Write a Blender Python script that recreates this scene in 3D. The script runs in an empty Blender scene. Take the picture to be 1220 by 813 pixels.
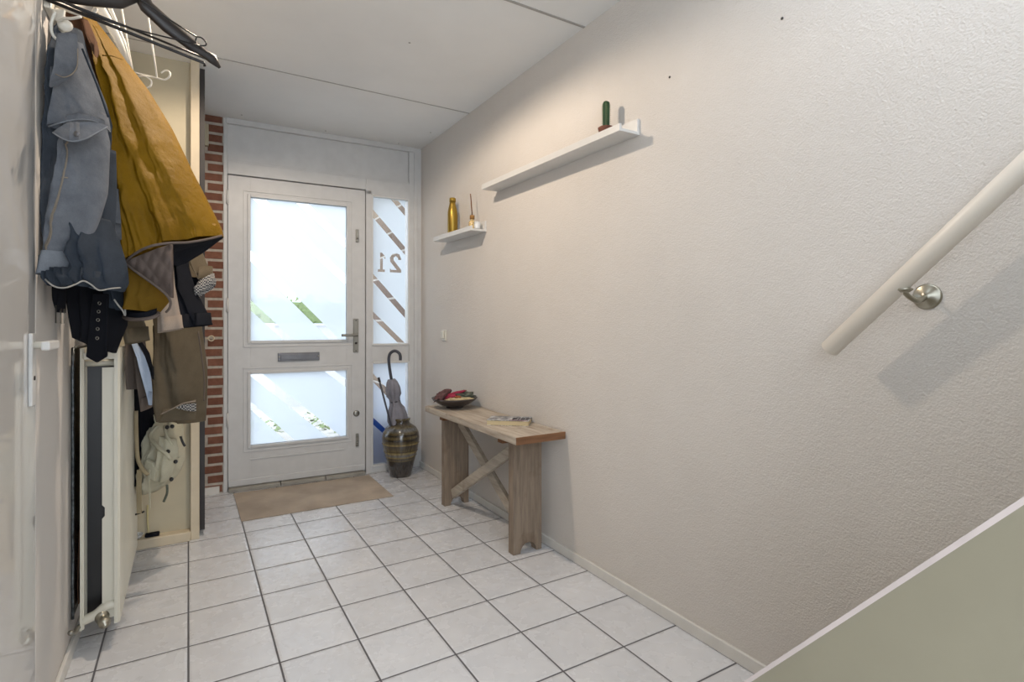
import bpy, bmesh, math, random
from mathutils import Vector, Matrix, noise
random.seed(7)
SC = bpy.context.scene
COL = SC.collection
# ------------------------------------------------------------------ measures
F_PX, YAW, CXP, CYP, CAMH = 645.97, 0.5402, 611.81, 385.05, 1.1751
XW, YD, TS, ZC = 1.635, 4.203, 0.271, 2.60
XL = -0.36
cosY, sinY = math.cos(YAW), math.sin(YAW)
def at(px, py, f):
    """point at distance f along the viewing axis that the survey of the photo puts at (px, py)"""
    u = (px-CXP)/F_PX; v = (py-CYP)/F_PX
    return Vector((f*(u*cosY+sinY), f*(cosY-u*sinY), CAMH-v*f))
FWD = Vector((sinY, cosY, 0)); RGT = Vector((cosY, -sinY, 0)); UP = Vector((0, 0, 1))

# ------------------------------------------------------------------ materials
def srgb(h):
    if isinstance(h, str):
        h = h.lstrip('#'); c = [int(h[i:i+2], 16)/255 for i in (0, 2, 4)]
    else: c = [v/255 for v in h]
    return tuple(((v/12.92) if v <= .04045 else ((v+.055)/1.055)**2.4) for v in c)+(1,)
class N:
    def __init__(s, name):
        s.m = bpy.data.materials.new(name); s.m.use_nodes = True
        s.t = s.m.node_tree; s.b = s.t.nodes['Principled BSDF']; s.out = s.t.nodes['Material Output']
    def n(s, typ, **kw):
        nd = s.t.nodes.new(typ)
        for k, v in kw.items():
            if k in nd.inputs: nd.inputs[k].default_value = v
            else: setattr(nd, k, v)
        return nd
    def l(s, a, b): s.t.links.new(a, b)
    def obj(s, scale=(1, 1, 1), rot=(0, 0, 0)):
        tc = s.n('ShaderNodeTexCoord'); mp = s.n('ShaderNodeMapping')
        mp.inputs['Scale'].default_value = scale; mp.inputs['Rotation'].default_value = rot
        s.l(tc.outputs['Object'], mp.inputs['Vector']); return mp.outputs['Vector']
    def noise(s, vec, scale, detail=4, rough=.5):
        t = s.n('ShaderNodeTexNoise'); t.inputs['Scale'].default_value = scale
        t.inputs['Detail'].default_value = detail; t.inputs['Roughness'].default_value = rough
        s.l(vec, t.inputs['Vector']); return t.outputs['Fac']
    def ramp(s, fac, stops, interp='LINEAR'):
        r = s.n('ShaderNodeValToRGB'); r.color_ramp.interpolation = interp
        e = r.color_ramp.elements
        while len(e) < len(stops): e.new(.5)
        for i, (p, c) in enumerate(stops): e[i].position = p; e[i].color = c if len(c) == 4 else tuple(c)+(1,)
        s.l(fac, r.inputs['Fac']); return r.outputs['Color']
    def mix(s, fac, a, b, blend='MIX'):
        m = s.n('ShaderNodeMix'); m.data_type = 'RGBA'; m.blend_type = blend
        for sock, v in ((m.inputs[0], fac), (m.inputs[6], a), (m.inputs[7], b)):
            if hasattr(v, 'links'): s.l(v, sock)
            else: sock.default_value = v
        return m.outputs[2]
    def math(s, op, a, b=0., clamp=False):
        m = s.n('ShaderNodeMath'); m.operation = op; m.use_clamp = clamp
        for i, v in enumerate((a, b)):
            if hasattr(v, 'links'): s.l(v, m.inputs[i])
            else: m.inputs[i].default_value = v
        return m.outputs[0]
    def bump(s, h, strength=.3, dist=.005, prev=None):
        b = s.n('ShaderNodeBump'); b.inputs['Strength'].default_value = strength; b.inputs['Distance'].default_value = dist
        s.l(h, b.inputs['Height'])
        if prev: s.l(prev, b.inputs['Normal'])
        s.l(b.outputs['Normal'], s.b.inputs['Normal']); return b.outputs['Normal']
    def col(s, c):
        if hasattr(c, 'links'): s.l(c, s.b.inputs['Base Color'])
        else: s.b.inputs['Base Color'].default_value = c
    def set(s, **kw):
        for k, v in kw.items():
            s.b.inputs[{'rough': 'Roughness', 'metal': 'Metallic', 'spec': 'Specular IOR Level', 'coat': 'Coat Weight', 'sheen': 'Sheen Weight'}[k]].default_value = v
        return s
def painted(name, c, rough=.4, var=.04, bump=.05, scale=14, metal=0, spec=.5):
    """paint: faint mottling and brush relief"""
    m = N(name); v = m.obj(); f = m.noise(v, scale, 5)
    c = srgb(c); d = tuple(max(0, x*(1-var*2)) for x in c[:3])+(1,)
    m.col(m.ramp(f, [(.3, d), (.75, c)])); m.set(rough=rough, metal=metal, spec=spec)
    if bump: m.bump(m.noise(v, scale*8, 3), bump, .002)
    return m.m
def plaster(name, c, size=150, strength=.55, dist=.0022):
    m = N(name); v = m.obj(); c = srgb(c)
    d = tuple(x*.93 for x in c[:3])+(1,)
    m.col(m.ramp(m.noise(v, 1.7, 5, .6), [(.3, d), (.7, c)]))
    h = m.math('ADD', m.noise(v, size, 3, .55), m.math('MULTIPLY', m.noise(v, size*.33, 2), .7))
    m.bump(h, strength, dist); m.set(rough=.85, spec=.2); return m.m
def cloth_mat(name, c, c2=None, weave=700, rough=.9, wear=9, bump=.25, sheen=.0):
    m = N(name); v = m.obj(); c = srgb(c); c2 = srgb(c2) if c2 else tuple(x*.7 for x in c[:3])+(1,)
    a = m.ramp(m.noise(v, wear, 6, .62), [(.32, c2), (.68, c)])
    fine = m.noise(v, weave, 2, .5)
    m.col(m.mix(.35, a, m.ramp(fine, [(.3, tuple(x*.6 for x in c[:3])+(1,)), (.7, tuple(min(1, x*1.3) for x in c[:3])+(1,))])))
    h = m.math('ADD', m.math('MULTIPLY', fine, .15), m.noise(v, 38, 4, .6))
    m.bump(h, bump, .006); m.set(rough=rough, sheen=sheen, spec=.12); return m.m
def wood(name, c1, c2, axis='y', scale=1, rough=.7):
    m = N(name); s = {'x': (1.2, 14, 14), 'y': (14, 1.2, 14), 'z': (14, 14, 1.2)}[axis]
    v = m.obj(tuple(k*scale for k in s)); f = m.noise(v, 3.2, 8, .65)
    knot = m.noise(m.obj((3, 3, 3)), 2.5, 3)
    a = m.ramp(f, [(.32, srgb(c1)), (.62, srgb(c2))])
    m.col(m.mix(m.ramp(knot, [(.62, (0, 0, 0, 1)), (.75, (.45, .45, .45, 1))]), a, srgb('#5f4630')))
    m.bump(f, .35, .003); m.set(rough=rough, spec=.25); return m.m

M = {}
M['wall'] = plaster('textured_wall_plaster', '#dbd5ce', 175, .8, .0032)
M['wall_left'] = plaster('smooth_left_wall_plaster', '#d4d0cb', 90, .2, .001)
M['ceiling'] = plaster('ceiling_paint', '#ebebe9', 120, .12, .001)
M['white'] = painted('white_gloss_paint', '#d9d8d5', .35)
M['joinery'] = painted('front_joinery_paint', '#cfcfce', .4, .04)
M['base'] = painted('baseboard_paint', '#dedbd5', .4)
M['gloss_door'] = painted('glossy_left_door_paint', '#c9c8c6', .05, .01, .0)
M['cream'] = painted('cream_panel_paint', '#c3b99f', .55, .03)
M['creamrail'] = painted('cream_rail_paint', '#d2c4aa', .5, .05)
M['rad'] = painted('radiator_enamel', '#d6d1c1', .3, .02, .0)
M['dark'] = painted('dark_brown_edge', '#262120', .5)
M['black'] = painted('black_plastic', '#1b191a', .35, .1, .0)
M['blackwood'] = painted('dark_hanger_plastic', '#2e2927', .4, .1, .05)
M['inox'] = painted('brushed_steel', '#9a9890', .35, .05, .02, metal=.9)
M['nickel'] = painted('champagne_nickel', '#aca798', .3, .03, 0, metal=.9)
M['steelgrey'] = painted('grey_letter_plate_metal', '#77777a', .4, .1, .05, metal=.7)
M['rail'] = painted('handrail_paint', '#e3dacd', .35, .02, 0)
M['stair'] = painted('khaki_stair_paint', '#98917c', .5, .05, .08, 5)
M['pinkedge'] = painted('worn_pinkish_paint_edge', '#d8cac4', .6, .1, .1, 9)
M['wirewhite'] = painted('white_wire_coat', '#e9e5da', .35, .03, 0)
M['joint'] = painted('ceiling_joint_filler', '#a9a6a1', .8)
M['dot'] = painted('dark_plug', '#4a4542', .7)
M['foil'] = painted('dark_foil', '#2a2724', .25, .5, .3, 30, metal=.6)
M['foil_edge'] = painted('silver_foil_edge', '#8f9496', .3, .4, .4, 60, metal=.7)
M['cardboard'] = painted('brown_cardboard', '#6d4a30', .8, .2)
M['white_lamp'] = painted('white_ring_enamel', '#f0f0ee', .3, .0, 0)

def floor_material():
    m = N('glazed_floor_tiles'); tc = m.n('ShaderNodeTexCoord'); sp = m.n('ShaderNodeSeparateXYZ'); m.l(tc.outputs['Object'], sp.inputs[0])
    X = m.math('DIVIDE', sp.outputs['X'], TS); Y = m.math('DIVIDE', m.math('SUBTRACT', sp.outputs['Y'], 2.2945), TS)
    def edge(a):
        fr = m.math('FRACT', m.math('ADD', a, 50.)); return m.math('MINIMUM', fr, m.math('SUBTRACT', 1., fr))
    e = m.math('MINIMUM', edge(X), edge(Y))
    g = m.n('ShaderNodeMapRange'); g.inputs['From Min'].default_value = .009; g.inputs['From Max'].default_value = .016
    m.l(e, g.inputs['Value']); mask = g.outputs[0]
    g2 = m.n('ShaderNodeMapRange'); g2.inputs['From Min'].default_value = .0; g2.inputs['From Max'].default_value = .045; g2.interpolation_type = 'SMOOTHSTEP'
    m.l(e, g2.inputs['Value'])
    cmb = m.n('ShaderNodeCombineXYZ'); m.l(m.math('FLOOR', m.math('ADD', X, 50.)), cmb.inputs[0]); m.l(m.math('FLOOR', m.math('ADD', Y, 50.)), cmb.inputs[1])
    wn = m.n('ShaderNodeTexWhiteNoise'); wn.noise_dimensions = '2D'; m.l(cmb.outputs[0], wn.inputs['Vector'])
    v = m.obj()
    base = m.ramp(m.noise(v, 5, 3, .5), [(.3, srgb('#cfd0d3')), (.7, srgb('#dbdbdc'))])
    base = m.mix(m.math('MULTIPLY', wn.outputs['Value'], .35), base, srgb('#c4c3c3'))
    m.col(m.mix(mask, srgb('#59575a'), base))
    r = m.math('ADD', m.math('MULTIPLY', m.noise(v, 12, 4), .22), .16)
    rr = m.mix(mask, (.85, .85, .85, 1), r); m.l(rr, m.b.inputs['Roughness'])
    h = m.math('ADD', m.math('MULTIPLY', m.noise(v, 22, 5, .6), .35), g2.outputs[0])
    m.bump(h, .45, .0035); m.set(spec=.55)
    return m.m
M['floor'] = floor_material()
def brick_material(name, c1, c2, mortar, bw=.21, bh=.067, rot=(math.pi/2, 0, 0), light=1):
    m = N(name); v = m.obj((1, 1, 1), rot)
    b = m.n('ShaderNodeTexBrick'); m.l(v, b.inputs['Vector']); b.inputs['Scale'].default_value = 1
    b.inputs['Brick Width'].default_value = bw; b.inputs['Row Height'].default_value = bh
    b.inputs['Mortar Size'].default_value = .0105; b.inputs['Mortar Smooth'].default_value = .25; b.inputs['Bias'].default_value = -.2
    b.inputs['Color1'].default_value = srgb(c1); b.inputs['Color2'].default_value = srgb(c2); b.inputs['Mortar'].default_value = srgb(mortar)
    nz = m.noise(v, 26, 6, .65)
    m.col(m.mix(.6, b.outputs['Color'], m.ramp(nz, [(.25, (.35, .35, .35, 1)), (.75, (1, 1, 1, 1))]), 'MULTIPLY'))
    h = m.math('ADD', m.math('MULTIPLY', b.outputs['Fac'], -1.), m.math('MULTIPLY', nz, .4)); m.bump(h, .8, .006)
    m.set(rough=.9, spec=.15); return m.m
M['brick'] = brick_material('red_brick', '#8e6352', '#7d5546', '#c6bcb0')
M['brick_out'] = brick_material('outdoor_brick', '#a5927f', '#7c6a62', '#d8d2ca', rot=(math.pi/2, 0, math.pi/2))
def glass_material():
    m = N('clear_pane_glass'); m.t.nodes.remove(m.b)
    t = m.n('ShaderNodeBsdfTransparent'); g = m.n('ShaderNodeBsdfGlossy'); g.inputs['Roughness'].default_value = .02
    mx = m.n('ShaderNodeMixShader'); mx.inputs[0].default_value = .06
    m.l(t.outputs[0], mx.inputs[1]); m.l(g.outputs[0], mx.inputs[2]); m.l(mx.outputs[0], m.out.inputs[0]); return m.m
M['glass'] = glass_material()
def film_material():
    m = N('frosted_window_film'); m.t.nodes.remove(m.b)
    tr = m.n('ShaderNodeBsdfTranslucent'); tr.inputs['Color'].default_value = (.86, .92, .97, 1)
    df = m.n('ShaderNodeBsdfDiffuse'); df.inputs['Color'].default_value = (.8, .82, .85, 1)
    tp = m.n('ShaderNodeBsdfTransparent'); tp.inputs['Color'].default_value = (.85, .9, .95, 1)
    m1 = m.n('ShaderNodeMixShader'); m1.inputs[0].default_value = .12; m2 = m.n('ShaderNodeMixShader'); m2.inputs[0].default_value = .09
    m.l(tr.outputs[0], m1.inputs[1]); m.l(df.outputs[0], m1.inputs[2]); m.l(m1.outputs[0], m2.inputs[1]); m.l(tp.outputs[0], m2.inputs[2])
    m.l(m2.outputs[0], m.out.inputs[0]); return m.m
M['film'] = film_material()
M['mat'] = painted('worn_tan_mat', '#bfae9b', .95, .2, .5, 4)
M['stone'] = painted('worn_sill_stone', '#a9a59b', .7, .15, .3, 12)
M['bench'] = wood('weathered_bench_wood_long', '#968778', '#beb3a4', 'y')
M['benchleg'] = wood('weathered_bench_wood_upright', '#75675a', '#948473', 'z')
M['brace'] = wood('pale_brace_wood', '#958a7b', '#b7ad9f', 'y')
M['bench_end'] = wood('brown_end_grain', '#6b4a33', '#8b6548', 'x')
M['denim'] = cloth_mat('blue_grey_denim', '#73777e', '#4a4f56', 900, wear=14, bump=.5)
M['denim_mid'] = cloth_mat('mid_denim', '#545a62', '#3b4048', 900, wear=12, bump=.5)
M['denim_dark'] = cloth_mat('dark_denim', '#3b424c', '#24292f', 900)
M['denim_light'] = cloth_mat('faded_denim', '#888d94', '#656b73', 900)
M['fray'] = cloth_mat('pale_frayed_cotton', '#aaa9a5', '#7f7e7a', 500)
M['stitch'] = cloth_mat('tan_stitching', '#8f867a', '#6f6558', 900)
M['yellow'] = cloth_mat('mustard_cotton', '#86640f', '#684c0a', 900, .55, 6, .7)
M['yellow_dark'] = cloth_mat('mustard_cotton_sleeve', '#75591a', '#5a4413', 900, .75, 6, .3)
M['quilt'] = cloth_mat('grey_brown_lining', '#6b5f59', '#4f4642', 900)
M['piping'] = cloth_mat('grey_piping', '#6d625c', '#5a504b', 900)
M['brown'] = cloth_mat('brown_suede', '#6e513f', '#4a362b', 600)
M['black_cloth'] = cloth_mat('black_cloth', '#1a1b20', '#101115', 900)
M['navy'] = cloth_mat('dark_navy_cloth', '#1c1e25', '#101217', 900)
M['olive'] = cloth_mat('olive_waxed_cotton', '#665c4c', '#4d4538', 900, .65)
M['taupe'] = cloth_mat('taupe_cloth', '#6b6058', '#574e48', 900)
M['beigecuff'] = cloth_mat('beige_cuff_cloth', '#a3968a', '#83776c', 900)
M['blue_highlight'] = cloth_mat('pale_blue_highlight_cloth', '#a9b8cc', '#8798b0', 900)
M['pack'] = cloth_mat('cream_canvas', '#c9c4ae', '#a9a48d', 700, .8)
M['strap'] = cloth_mat('tan_webbing', '#b5a688', '#94866a', 700)
M['cord'] = cloth_mat('pale_yellow_cord', '#cfc69a', '#b5aa7c', 700)
def check_material():
    m = N('black_and_white_check'); v = m.obj((1, 1, 1)); c = m.n('ShaderNodeTexChecker'); c.inputs['Scale'].default_value = 170
    m.l(v, c.inputs['Vector']); c.inputs['Color1'].default_value = srgb('#a09d97'); c.inputs['Color2'].default_value = srgb('#2d3038')
    m.col(c.outputs['Color']); m.set(rough=.9); return m.m
M['check'] = check_material()
def vase_material():
    m = N('striped_brown_glaze'); tc = m.n('ShaderNodeTexCoord'); sp = m.n('ShaderNodeSeparateXYZ'); m.l(tc.outputs['Object'], sp.inputs[0])
    v = m.obj((60, 60, 6)); nz = m.noise(v, 1, 4, .6)
    z = m.math('DIVIDE', sp.outputs['Z'], .44)
    O, B, Y, K, G = srgb('#665a3c'), srgb('#4a4440'), srgb('#a08d57'), srgb('#2b2724'), srgb('#6f7377')
    stops = [(0, K), (.05, B), (.28, K), (.30, O), (.335, B), (.36, Y), (.385, G), (.44, Y), (.46, K), (.47, O), (.56, B), (.58, Y), (.6, O), (.66, K), (.70, O), (.74, K), (.78, O), (.83, G), (.87, O), (.93, K), (1, O)]
    a = m.ramp(z, stops)
    m.col(m.mix(.8, a, m.ramp(nz, [(.35, (.35, .32, .28, 1)), (.6, (1.0, 1.0, 1.0, 1))]), 'MULTIPLY')); m.set(rough=.14, spec=.7, coat=.5)
    m.bump(nz, .1, .002); return m.m
M['vase'] = vase_material()
M['umbrella'] = cloth_mat('grey_umbrella_nylon', '#8c8b93', '#6d6c75', 900, .6)
M['slate'] = painted('slate_handle_rubber', '#43454d', .45)
M['bowl'] = painted('dark_stoneware', '#4c4340', .4, .2, .1)
M['gold'] = painted('brushed_gold', '#a88a3a', .35, .05, .02, metal=.7)
M['cork'] = painted('cork_stopper', '#a87c43', .8, .2, .2, 60)
M['reed'] = painted('brown_reed', '#7c4d2c', .8, .2)
def leopard():
    m = N('gold_speckled_bottle'); v = m.obj(); vo = m.n('ShaderNodeTexVoronoi'); vo.inputs['Scale'].default_value = 160; m.l(v, vo.inputs['Vector'])
    m.col(m.ramp(vo.outputs['Distance'], [(.3, srgb('#5b3a1c')), (.45, srgb('#e0c489'))])); m.set(rough=.25); return m.m
M['leopard'] = leopard()
M['whiteglass'] = painted('milky_glass', '#dfe2e4', .2, .02, 0)
M['cactus'] = painted('cactus_skin', '#33502e', .7, .2, .2, 40)
M['spine'] = painted('cactus_rib_spines', '#7d8a5a', .8)
M['terracotta'] = painted('terracotta', '#7a4a38', .8, .15, .2)
M['soil'] = painted('potting_soil', '#3c2a20', .95, .3, .6, 60)
M['paper'] = painted('cream_book_pages', '#cdbb94', .85, .06, .3, 60)
def cover():
    m = N('black_white_photo_cover'); v = m.obj((9, 22, 1)); n1 = m.noise(v, 2.2, 3, .7)
    m.col(m.ramp(n1, [(.44, srgb('#33353c')), (.52, srgb('#8b8d93')), (.60, srgb('#d8d7d4'))], 'LINEAR')); m.set(rough=.3); return m.m
M['cover'] = cover()
M['ink'] = painted('dark_grey_ink', '#45474d', .5)
M['socket'] = painted('aged_white_plastic', '#dcd9cd', .35, .02, 0)
M['mauve'] = painted('dried_mauve_leaf', '#6b4a4a', .85, .2, .3, 60)
M['crimson'] = painted('dried_crimson_pod', '#a02545', .7, .15, .3, 50)
M['moss'] = painted('dried_grey_green_moss', '#6f7466', .95, .25, .5, 80)
M['slice'] = painted('dried_pale_slice', '#cdbb93', .85, .15, .3, 50)
M['orange'] = painted('dried_orange_peel', '#b0653a', .8, .2, .3, 50)
M['paving'] = painted('pale_outdoor_paving', '#d9d6d0', .9, .05, .2, 6)
M['leaf'] = painted('bright_hedge_leaf', '#a3b680', .8, .2, .2, 20)
M['bluebin'] = painted('blue_bin_plastic', '#2d5fc0', .4, .05, 0)
M['render_house'] = painted('white_house_render', '#dcdee2', .9)

# ------------------------------------------------------------------ object helpers
def link(o, parent=None):
    COL.objects.link(o)
    if parent is not None: o.parent = parent
    return o
def tag(o, label, cat, group=None):
    o['label'] = label; o['category'] = cat
    if group: o['group'] = group
    return o
def struct(o): o['kind'] = 'structure'; return o
def thing(name, label, cat, loc=(0, 0, 0), group=None):
    o = bpy.data.objects.new(name, None); o.location = loc; o.empty_display_size = .05
    link(o); return tag(o, label, cat, group)
def mesh_obj(name, bm, mat, parent=None, smooth=False, bevel=0, world=True):
    """mesh given in world coordinates; when parented, shifted so the parent's base is its origin"""
    if parent is not None:
        off = Vector(parent.location); q = parent.parent
        while q is not None: off += Vector(q.location); q = q.parent
        bmesh.ops.translate(bm, verts=bm.verts, vec=-off)
    bmesh.ops.recalc_face_normals(bm, faces=bm.faces)
    me = bpy.data.meshes.new(name); bm.to_mesh(me); bm.free()
    me.materials.append(mat)
    if smooth:
        for p in me.polygons: p.use_smooth = True
    o = bpy.data.objects.new(name, me); link(o, parent)
    if bevel:
        b = o.modifiers.new('bevel', 'BEVEL'); b.width = bevel; b.segments = 2; b.limit_method = 'ANGLE'
    return o
def rebase(o, p):
    """put the origin of a single-mesh thing at its base"""
    p = Vector(p); o.data.transform(Matrix.Translation(-p)); o.location = p; return o
def box(bm, a, b):
    x0, y0, z0 = a; x1, y1, z1 = b
    v = [bm.verts.new(p) for p in ((x0, y0, z0), (x1, y0, z0), (x1, y1, z0), (x0, y1, z0), (x0, y0, z1), (x1, y0, z1), (x1, y1, z1), (x0, y1, z1))]
    for f in ((0, 3, 2, 1), (4, 5, 6, 7), (0, 1, 5, 4), (1, 2, 6, 5), (2, 3, 7, 6), (3, 0, 4, 7)): bm.faces.new([v[i] for i in f])
    return v
def bx(name, a, b, mat, parent=None, bevel=.002):
    bm = bmesh.new(); box(bm, a, b); return mesh_obj(name, bm, mat, parent, bevel=bevel)
def prism(bm, pts, vec):
    """extrude a planar polygon (3D points) by vec"""
    vec = Vector(vec); a = [bm.verts.new(p) for p in pts]; b = [bm.verts.new(Vector(p)+vec) for p in pts]
    bm.faces.new(a); bm.faces.new(b[::-1]); n = len(pts)
    for i in range(n): bm.faces.new([a[i], b[i], b[(i+1) % n], a[(i+1) % n]])
def smooth_path(pts, n=8):
    P = [Vector(p) for p in pts]
    if len(P) < 3: return P
    out = []
    for i in range(len(P)-1):
        p0 = P[max(i-1, 0)]; p1 = P[i]; p2 = P[i+1]; p3 = P[min(i+2, len(P)-1)]
        for k in range(n):
            t = k/n
            out.append(.5*((2*p1)+(-p0+p2)*t+(2*p0-5*p1+4*p2-p3)*t*t+(-p0+3*p1-3*p2+p3)*t**3))
    out.append(P[-1]); return out
def tube(bm, pts, r, seg=10, caps=True, flat=1., flatdir=None):
    P = [Vector(p) for p in pts]; rs = r if isinstance(r, (list, tuple)) else [r]*len(P)
    rings = []; up = None
    for i, p in enumerate(P):
        d = (P[min(i+1, len(P)-1)]-P[max(i-1, 0)]).normalized()
        if up is None:
            up = Vector(flatdir) if flatdir is not None else (Vector((0, 0, 1)) if abs(d.z) < .9 else Vector((1, 0, 0)))
        s = d.cross(up).normalized(); up = s.cross(d).normalized()
        rings.append([bm.verts.new(p+s*(math.cos(a)*rs[i]*flat)+up*(math.sin(a)*rs[i])) for a in [2*math.pi*k/seg for k in range(seg)]])
    for i in range(len(rings)-1):
        for k in range(seg): bm.faces.new([rings[i][k], rings[i][(k+1) % seg], rings[i+1][(k+1) % seg], rings[i+1][k]])
    if caps: bm.faces.new(rings[0][::-1]); bm.faces.new(rings[-1])
def tb(name, pts, r, mat, parent=None, seg=10, sm=0, **kw):
    bm = bmesh.new(); tube(bm, smooth_path(pts, sm) if sm else pts, r, seg, **kw); return mesh_obj(name, bm, mat, parent, smooth=True)
def lathe(bm, prof, c, seg=48, closed_bottom=True, close_top=True, axis=None):
    c = Vector(c); rings = []
    for r, z in prof:
        if axis is None: rings.append([bm.verts.new(c+Vector((r*math.cos(a), r*math.sin(a), z))) for a in [2*math.pi*k/seg for k in range(seg)]])
        else:
            d = Vector(axis).normalized(); s = d.orthogonal().normalized(); t = d.cross(s)
            rings.append([bm.verts.new(c+d*z+s*(r*math.cos(a))+t*(r*math.sin(a))) for a in [2*math.pi*k/seg for k in range(seg)]])
    for i in range(len(rings)-1):
        for k in range(seg): bm.faces.new([rings[i][k], rings[i][(k+1) % seg], rings[i+1][(k+1) % seg], rings[i+1][k]])
    if closed_bottom: bm.faces.new(rings[0][::-1])
    if close_top: bm.faces.new(rings[-1])
def lt(name, prof, c, mat, parent=None, seg=48, axis=None, **kw):
    bm = bmesh.new(); lathe(bm, prof, c, seg, axis=axis, **kw); return mesh_obj(name, bm, mat, parent, smooth=True)

# ------------------------------------------------------------------ room shell
def room():
    bm = bmesh.new(); box(bm, (-2.2, -1.6, -.1), (XW+.15, YD+.35, 0)); struct(mesh_obj('floor', bm, M['floor']))
    bm = bmesh.new(); box(bm, (XL-.12, .95, ZC), (XW+.15, YD+.35, ZC+.1)); box(bm, (XL-.12, -1.6, ZC), (.72, .95, ZC+.1)); struct(mesh_obj('ceiling', bm, M['ceiling']))
    bm = bmesh.new(); box(bm, (XW, -1.6, 0), (XW+.15, YD+.35, 4.2)); struct(mesh_obj('wall_right', bm, M['wall']))
    # left wall, with the opening of the inner door (y 1.0 .. 1.935, z 0 .. 2.3)
    bm = bmesh.new(); box(bm, (XL-.12, 1.99, 0), (XL, YD+.35, ZC)); box(bm, (XL-.12, -.2, 0), (XL, 0.98, ZC)); box(bm, (XL-.12, .98, 2.36), (XL, 1.99, ZC))
    struct(mesh_obj('wall_left', bm, M['wall_left']))
    # baseboards
    bm = bmesh.new(); box(bm, (XW-.013, 1.1, 0), (XW, YD, .046)); struct(mesh_obj('baseboard_right', bm, M['base'], bevel=.003))
    bm = bmesh.new(); box(bm, (XL, 1.99, 0), (XL+.012, 3.40, .05)); struct(mesh_obj('baseboard_left', bm, M['base'], bevel=.003))
    # cover joints between ceiling boards
    for i, y in enumerate((3.31, 2.062)):
        bm = bmesh.new(); w = .006 if i == 0 else .014
        box(bm, (XL, y-w/2, ZC-.003), (XW, y+w/2, ZC+.001)); struct(mesh_obj('trim_%d' % (i+1), bm, M['joint']))
room()

# ------------------------------------------------------------------ front wall (turned a touch, as in the hall): local u leftwards from the right corner, z up, depth d outwards
A = .0385
UD = Vector((-math.cos(A), math.sin(A), 0)); DD = Vector((math.sin(A), math.cos(A), 0)); C0 = Vector((1.6232, YD, 0))
def W(u, z, d=0): return C0+UD*u+DD*d+UP*z
def wbox(bm, u0, u1, z0, z1, d0, d1):
    v = [bm.verts.new(W(u, z, d)) for u, z, d in ((u0, z0, d0), (u1, z0, d0), (u1, z0, d1), (u0, z0, d1), (u0, z1, d0), (u1, z1, d0), (u1, z1, d1), (u0, z1, d1))]
    for f in ((0, 3, 2, 1), (4, 5, 6, 7), (0, 1, 5, 4), (1, 2, 6, 5), (2, 3, 7, 6), (3, 0, 4, 7)): bm.faces.new([v[i] for i in f])
def wb(name, boxes, mat, parent=None, bevel=.002):
    bm = bmesh.new()
    for b in boxes: wbox(bm, *b)
    return mesh_obj(name, bm, mat, parent, bevel=bevel)

bm = bmesh.new(); wbox(bm, 1.417, 2.2, 0, ZC+.06, -.005, .11); bw = mesh_obj('wall_back', bm, M['brick']); struct(bw)
# object coordinates of the brick follow the wall: small turn is negligible
struct(wb('baseboard_back', [(1.44, 2.0, 0, .05, -.02, -.005)], M['base']))
# frame of door and sidelight
fr = wb('trim_3', [(1.392, 1.417, 0, ZC, -.012, .11), (.391, .437, 0, 2.212, -.012, .11), (-.03, .09, 0, ZC, -.006, .11),
                   (.437, 1.392, 2.214, 2.30, -.012, .11), (.09, .437, 2.18, 2.30, -.012, .11), (.09, .391, .866, 1.0, .0, .09), (.09, .391, 0, .048, .0, .09)], M['joinery'], bevel=.004)
struct(fr)
struct(wb('trim_4', [(.09, 1.392, 2.30, 2.57, .012, .06), (.09, 1.392, 2.30, 2.315, -.004, .06), (.06, 1.40, 2.562, ZC, -.02, .06)], M['joinery'], bevel=.003))
struct(wb('trim_5', [(.02, .05, .048, 2.56, -.016, -.004)], M['joinery'], bevel=.004))
# sill stones under the door
t = thing('threshold', 'worn grey stone sill strip in pieces under the white front door', 'threshold', W(.9, 0, -.03))
for a, b in ((.45, .74), (.745, 1.05), (1.055, 1.385)):
    wb('sill_stone', [(a, b, .0, .026, -.045, .02)], M['stone'], t, .004)

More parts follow.
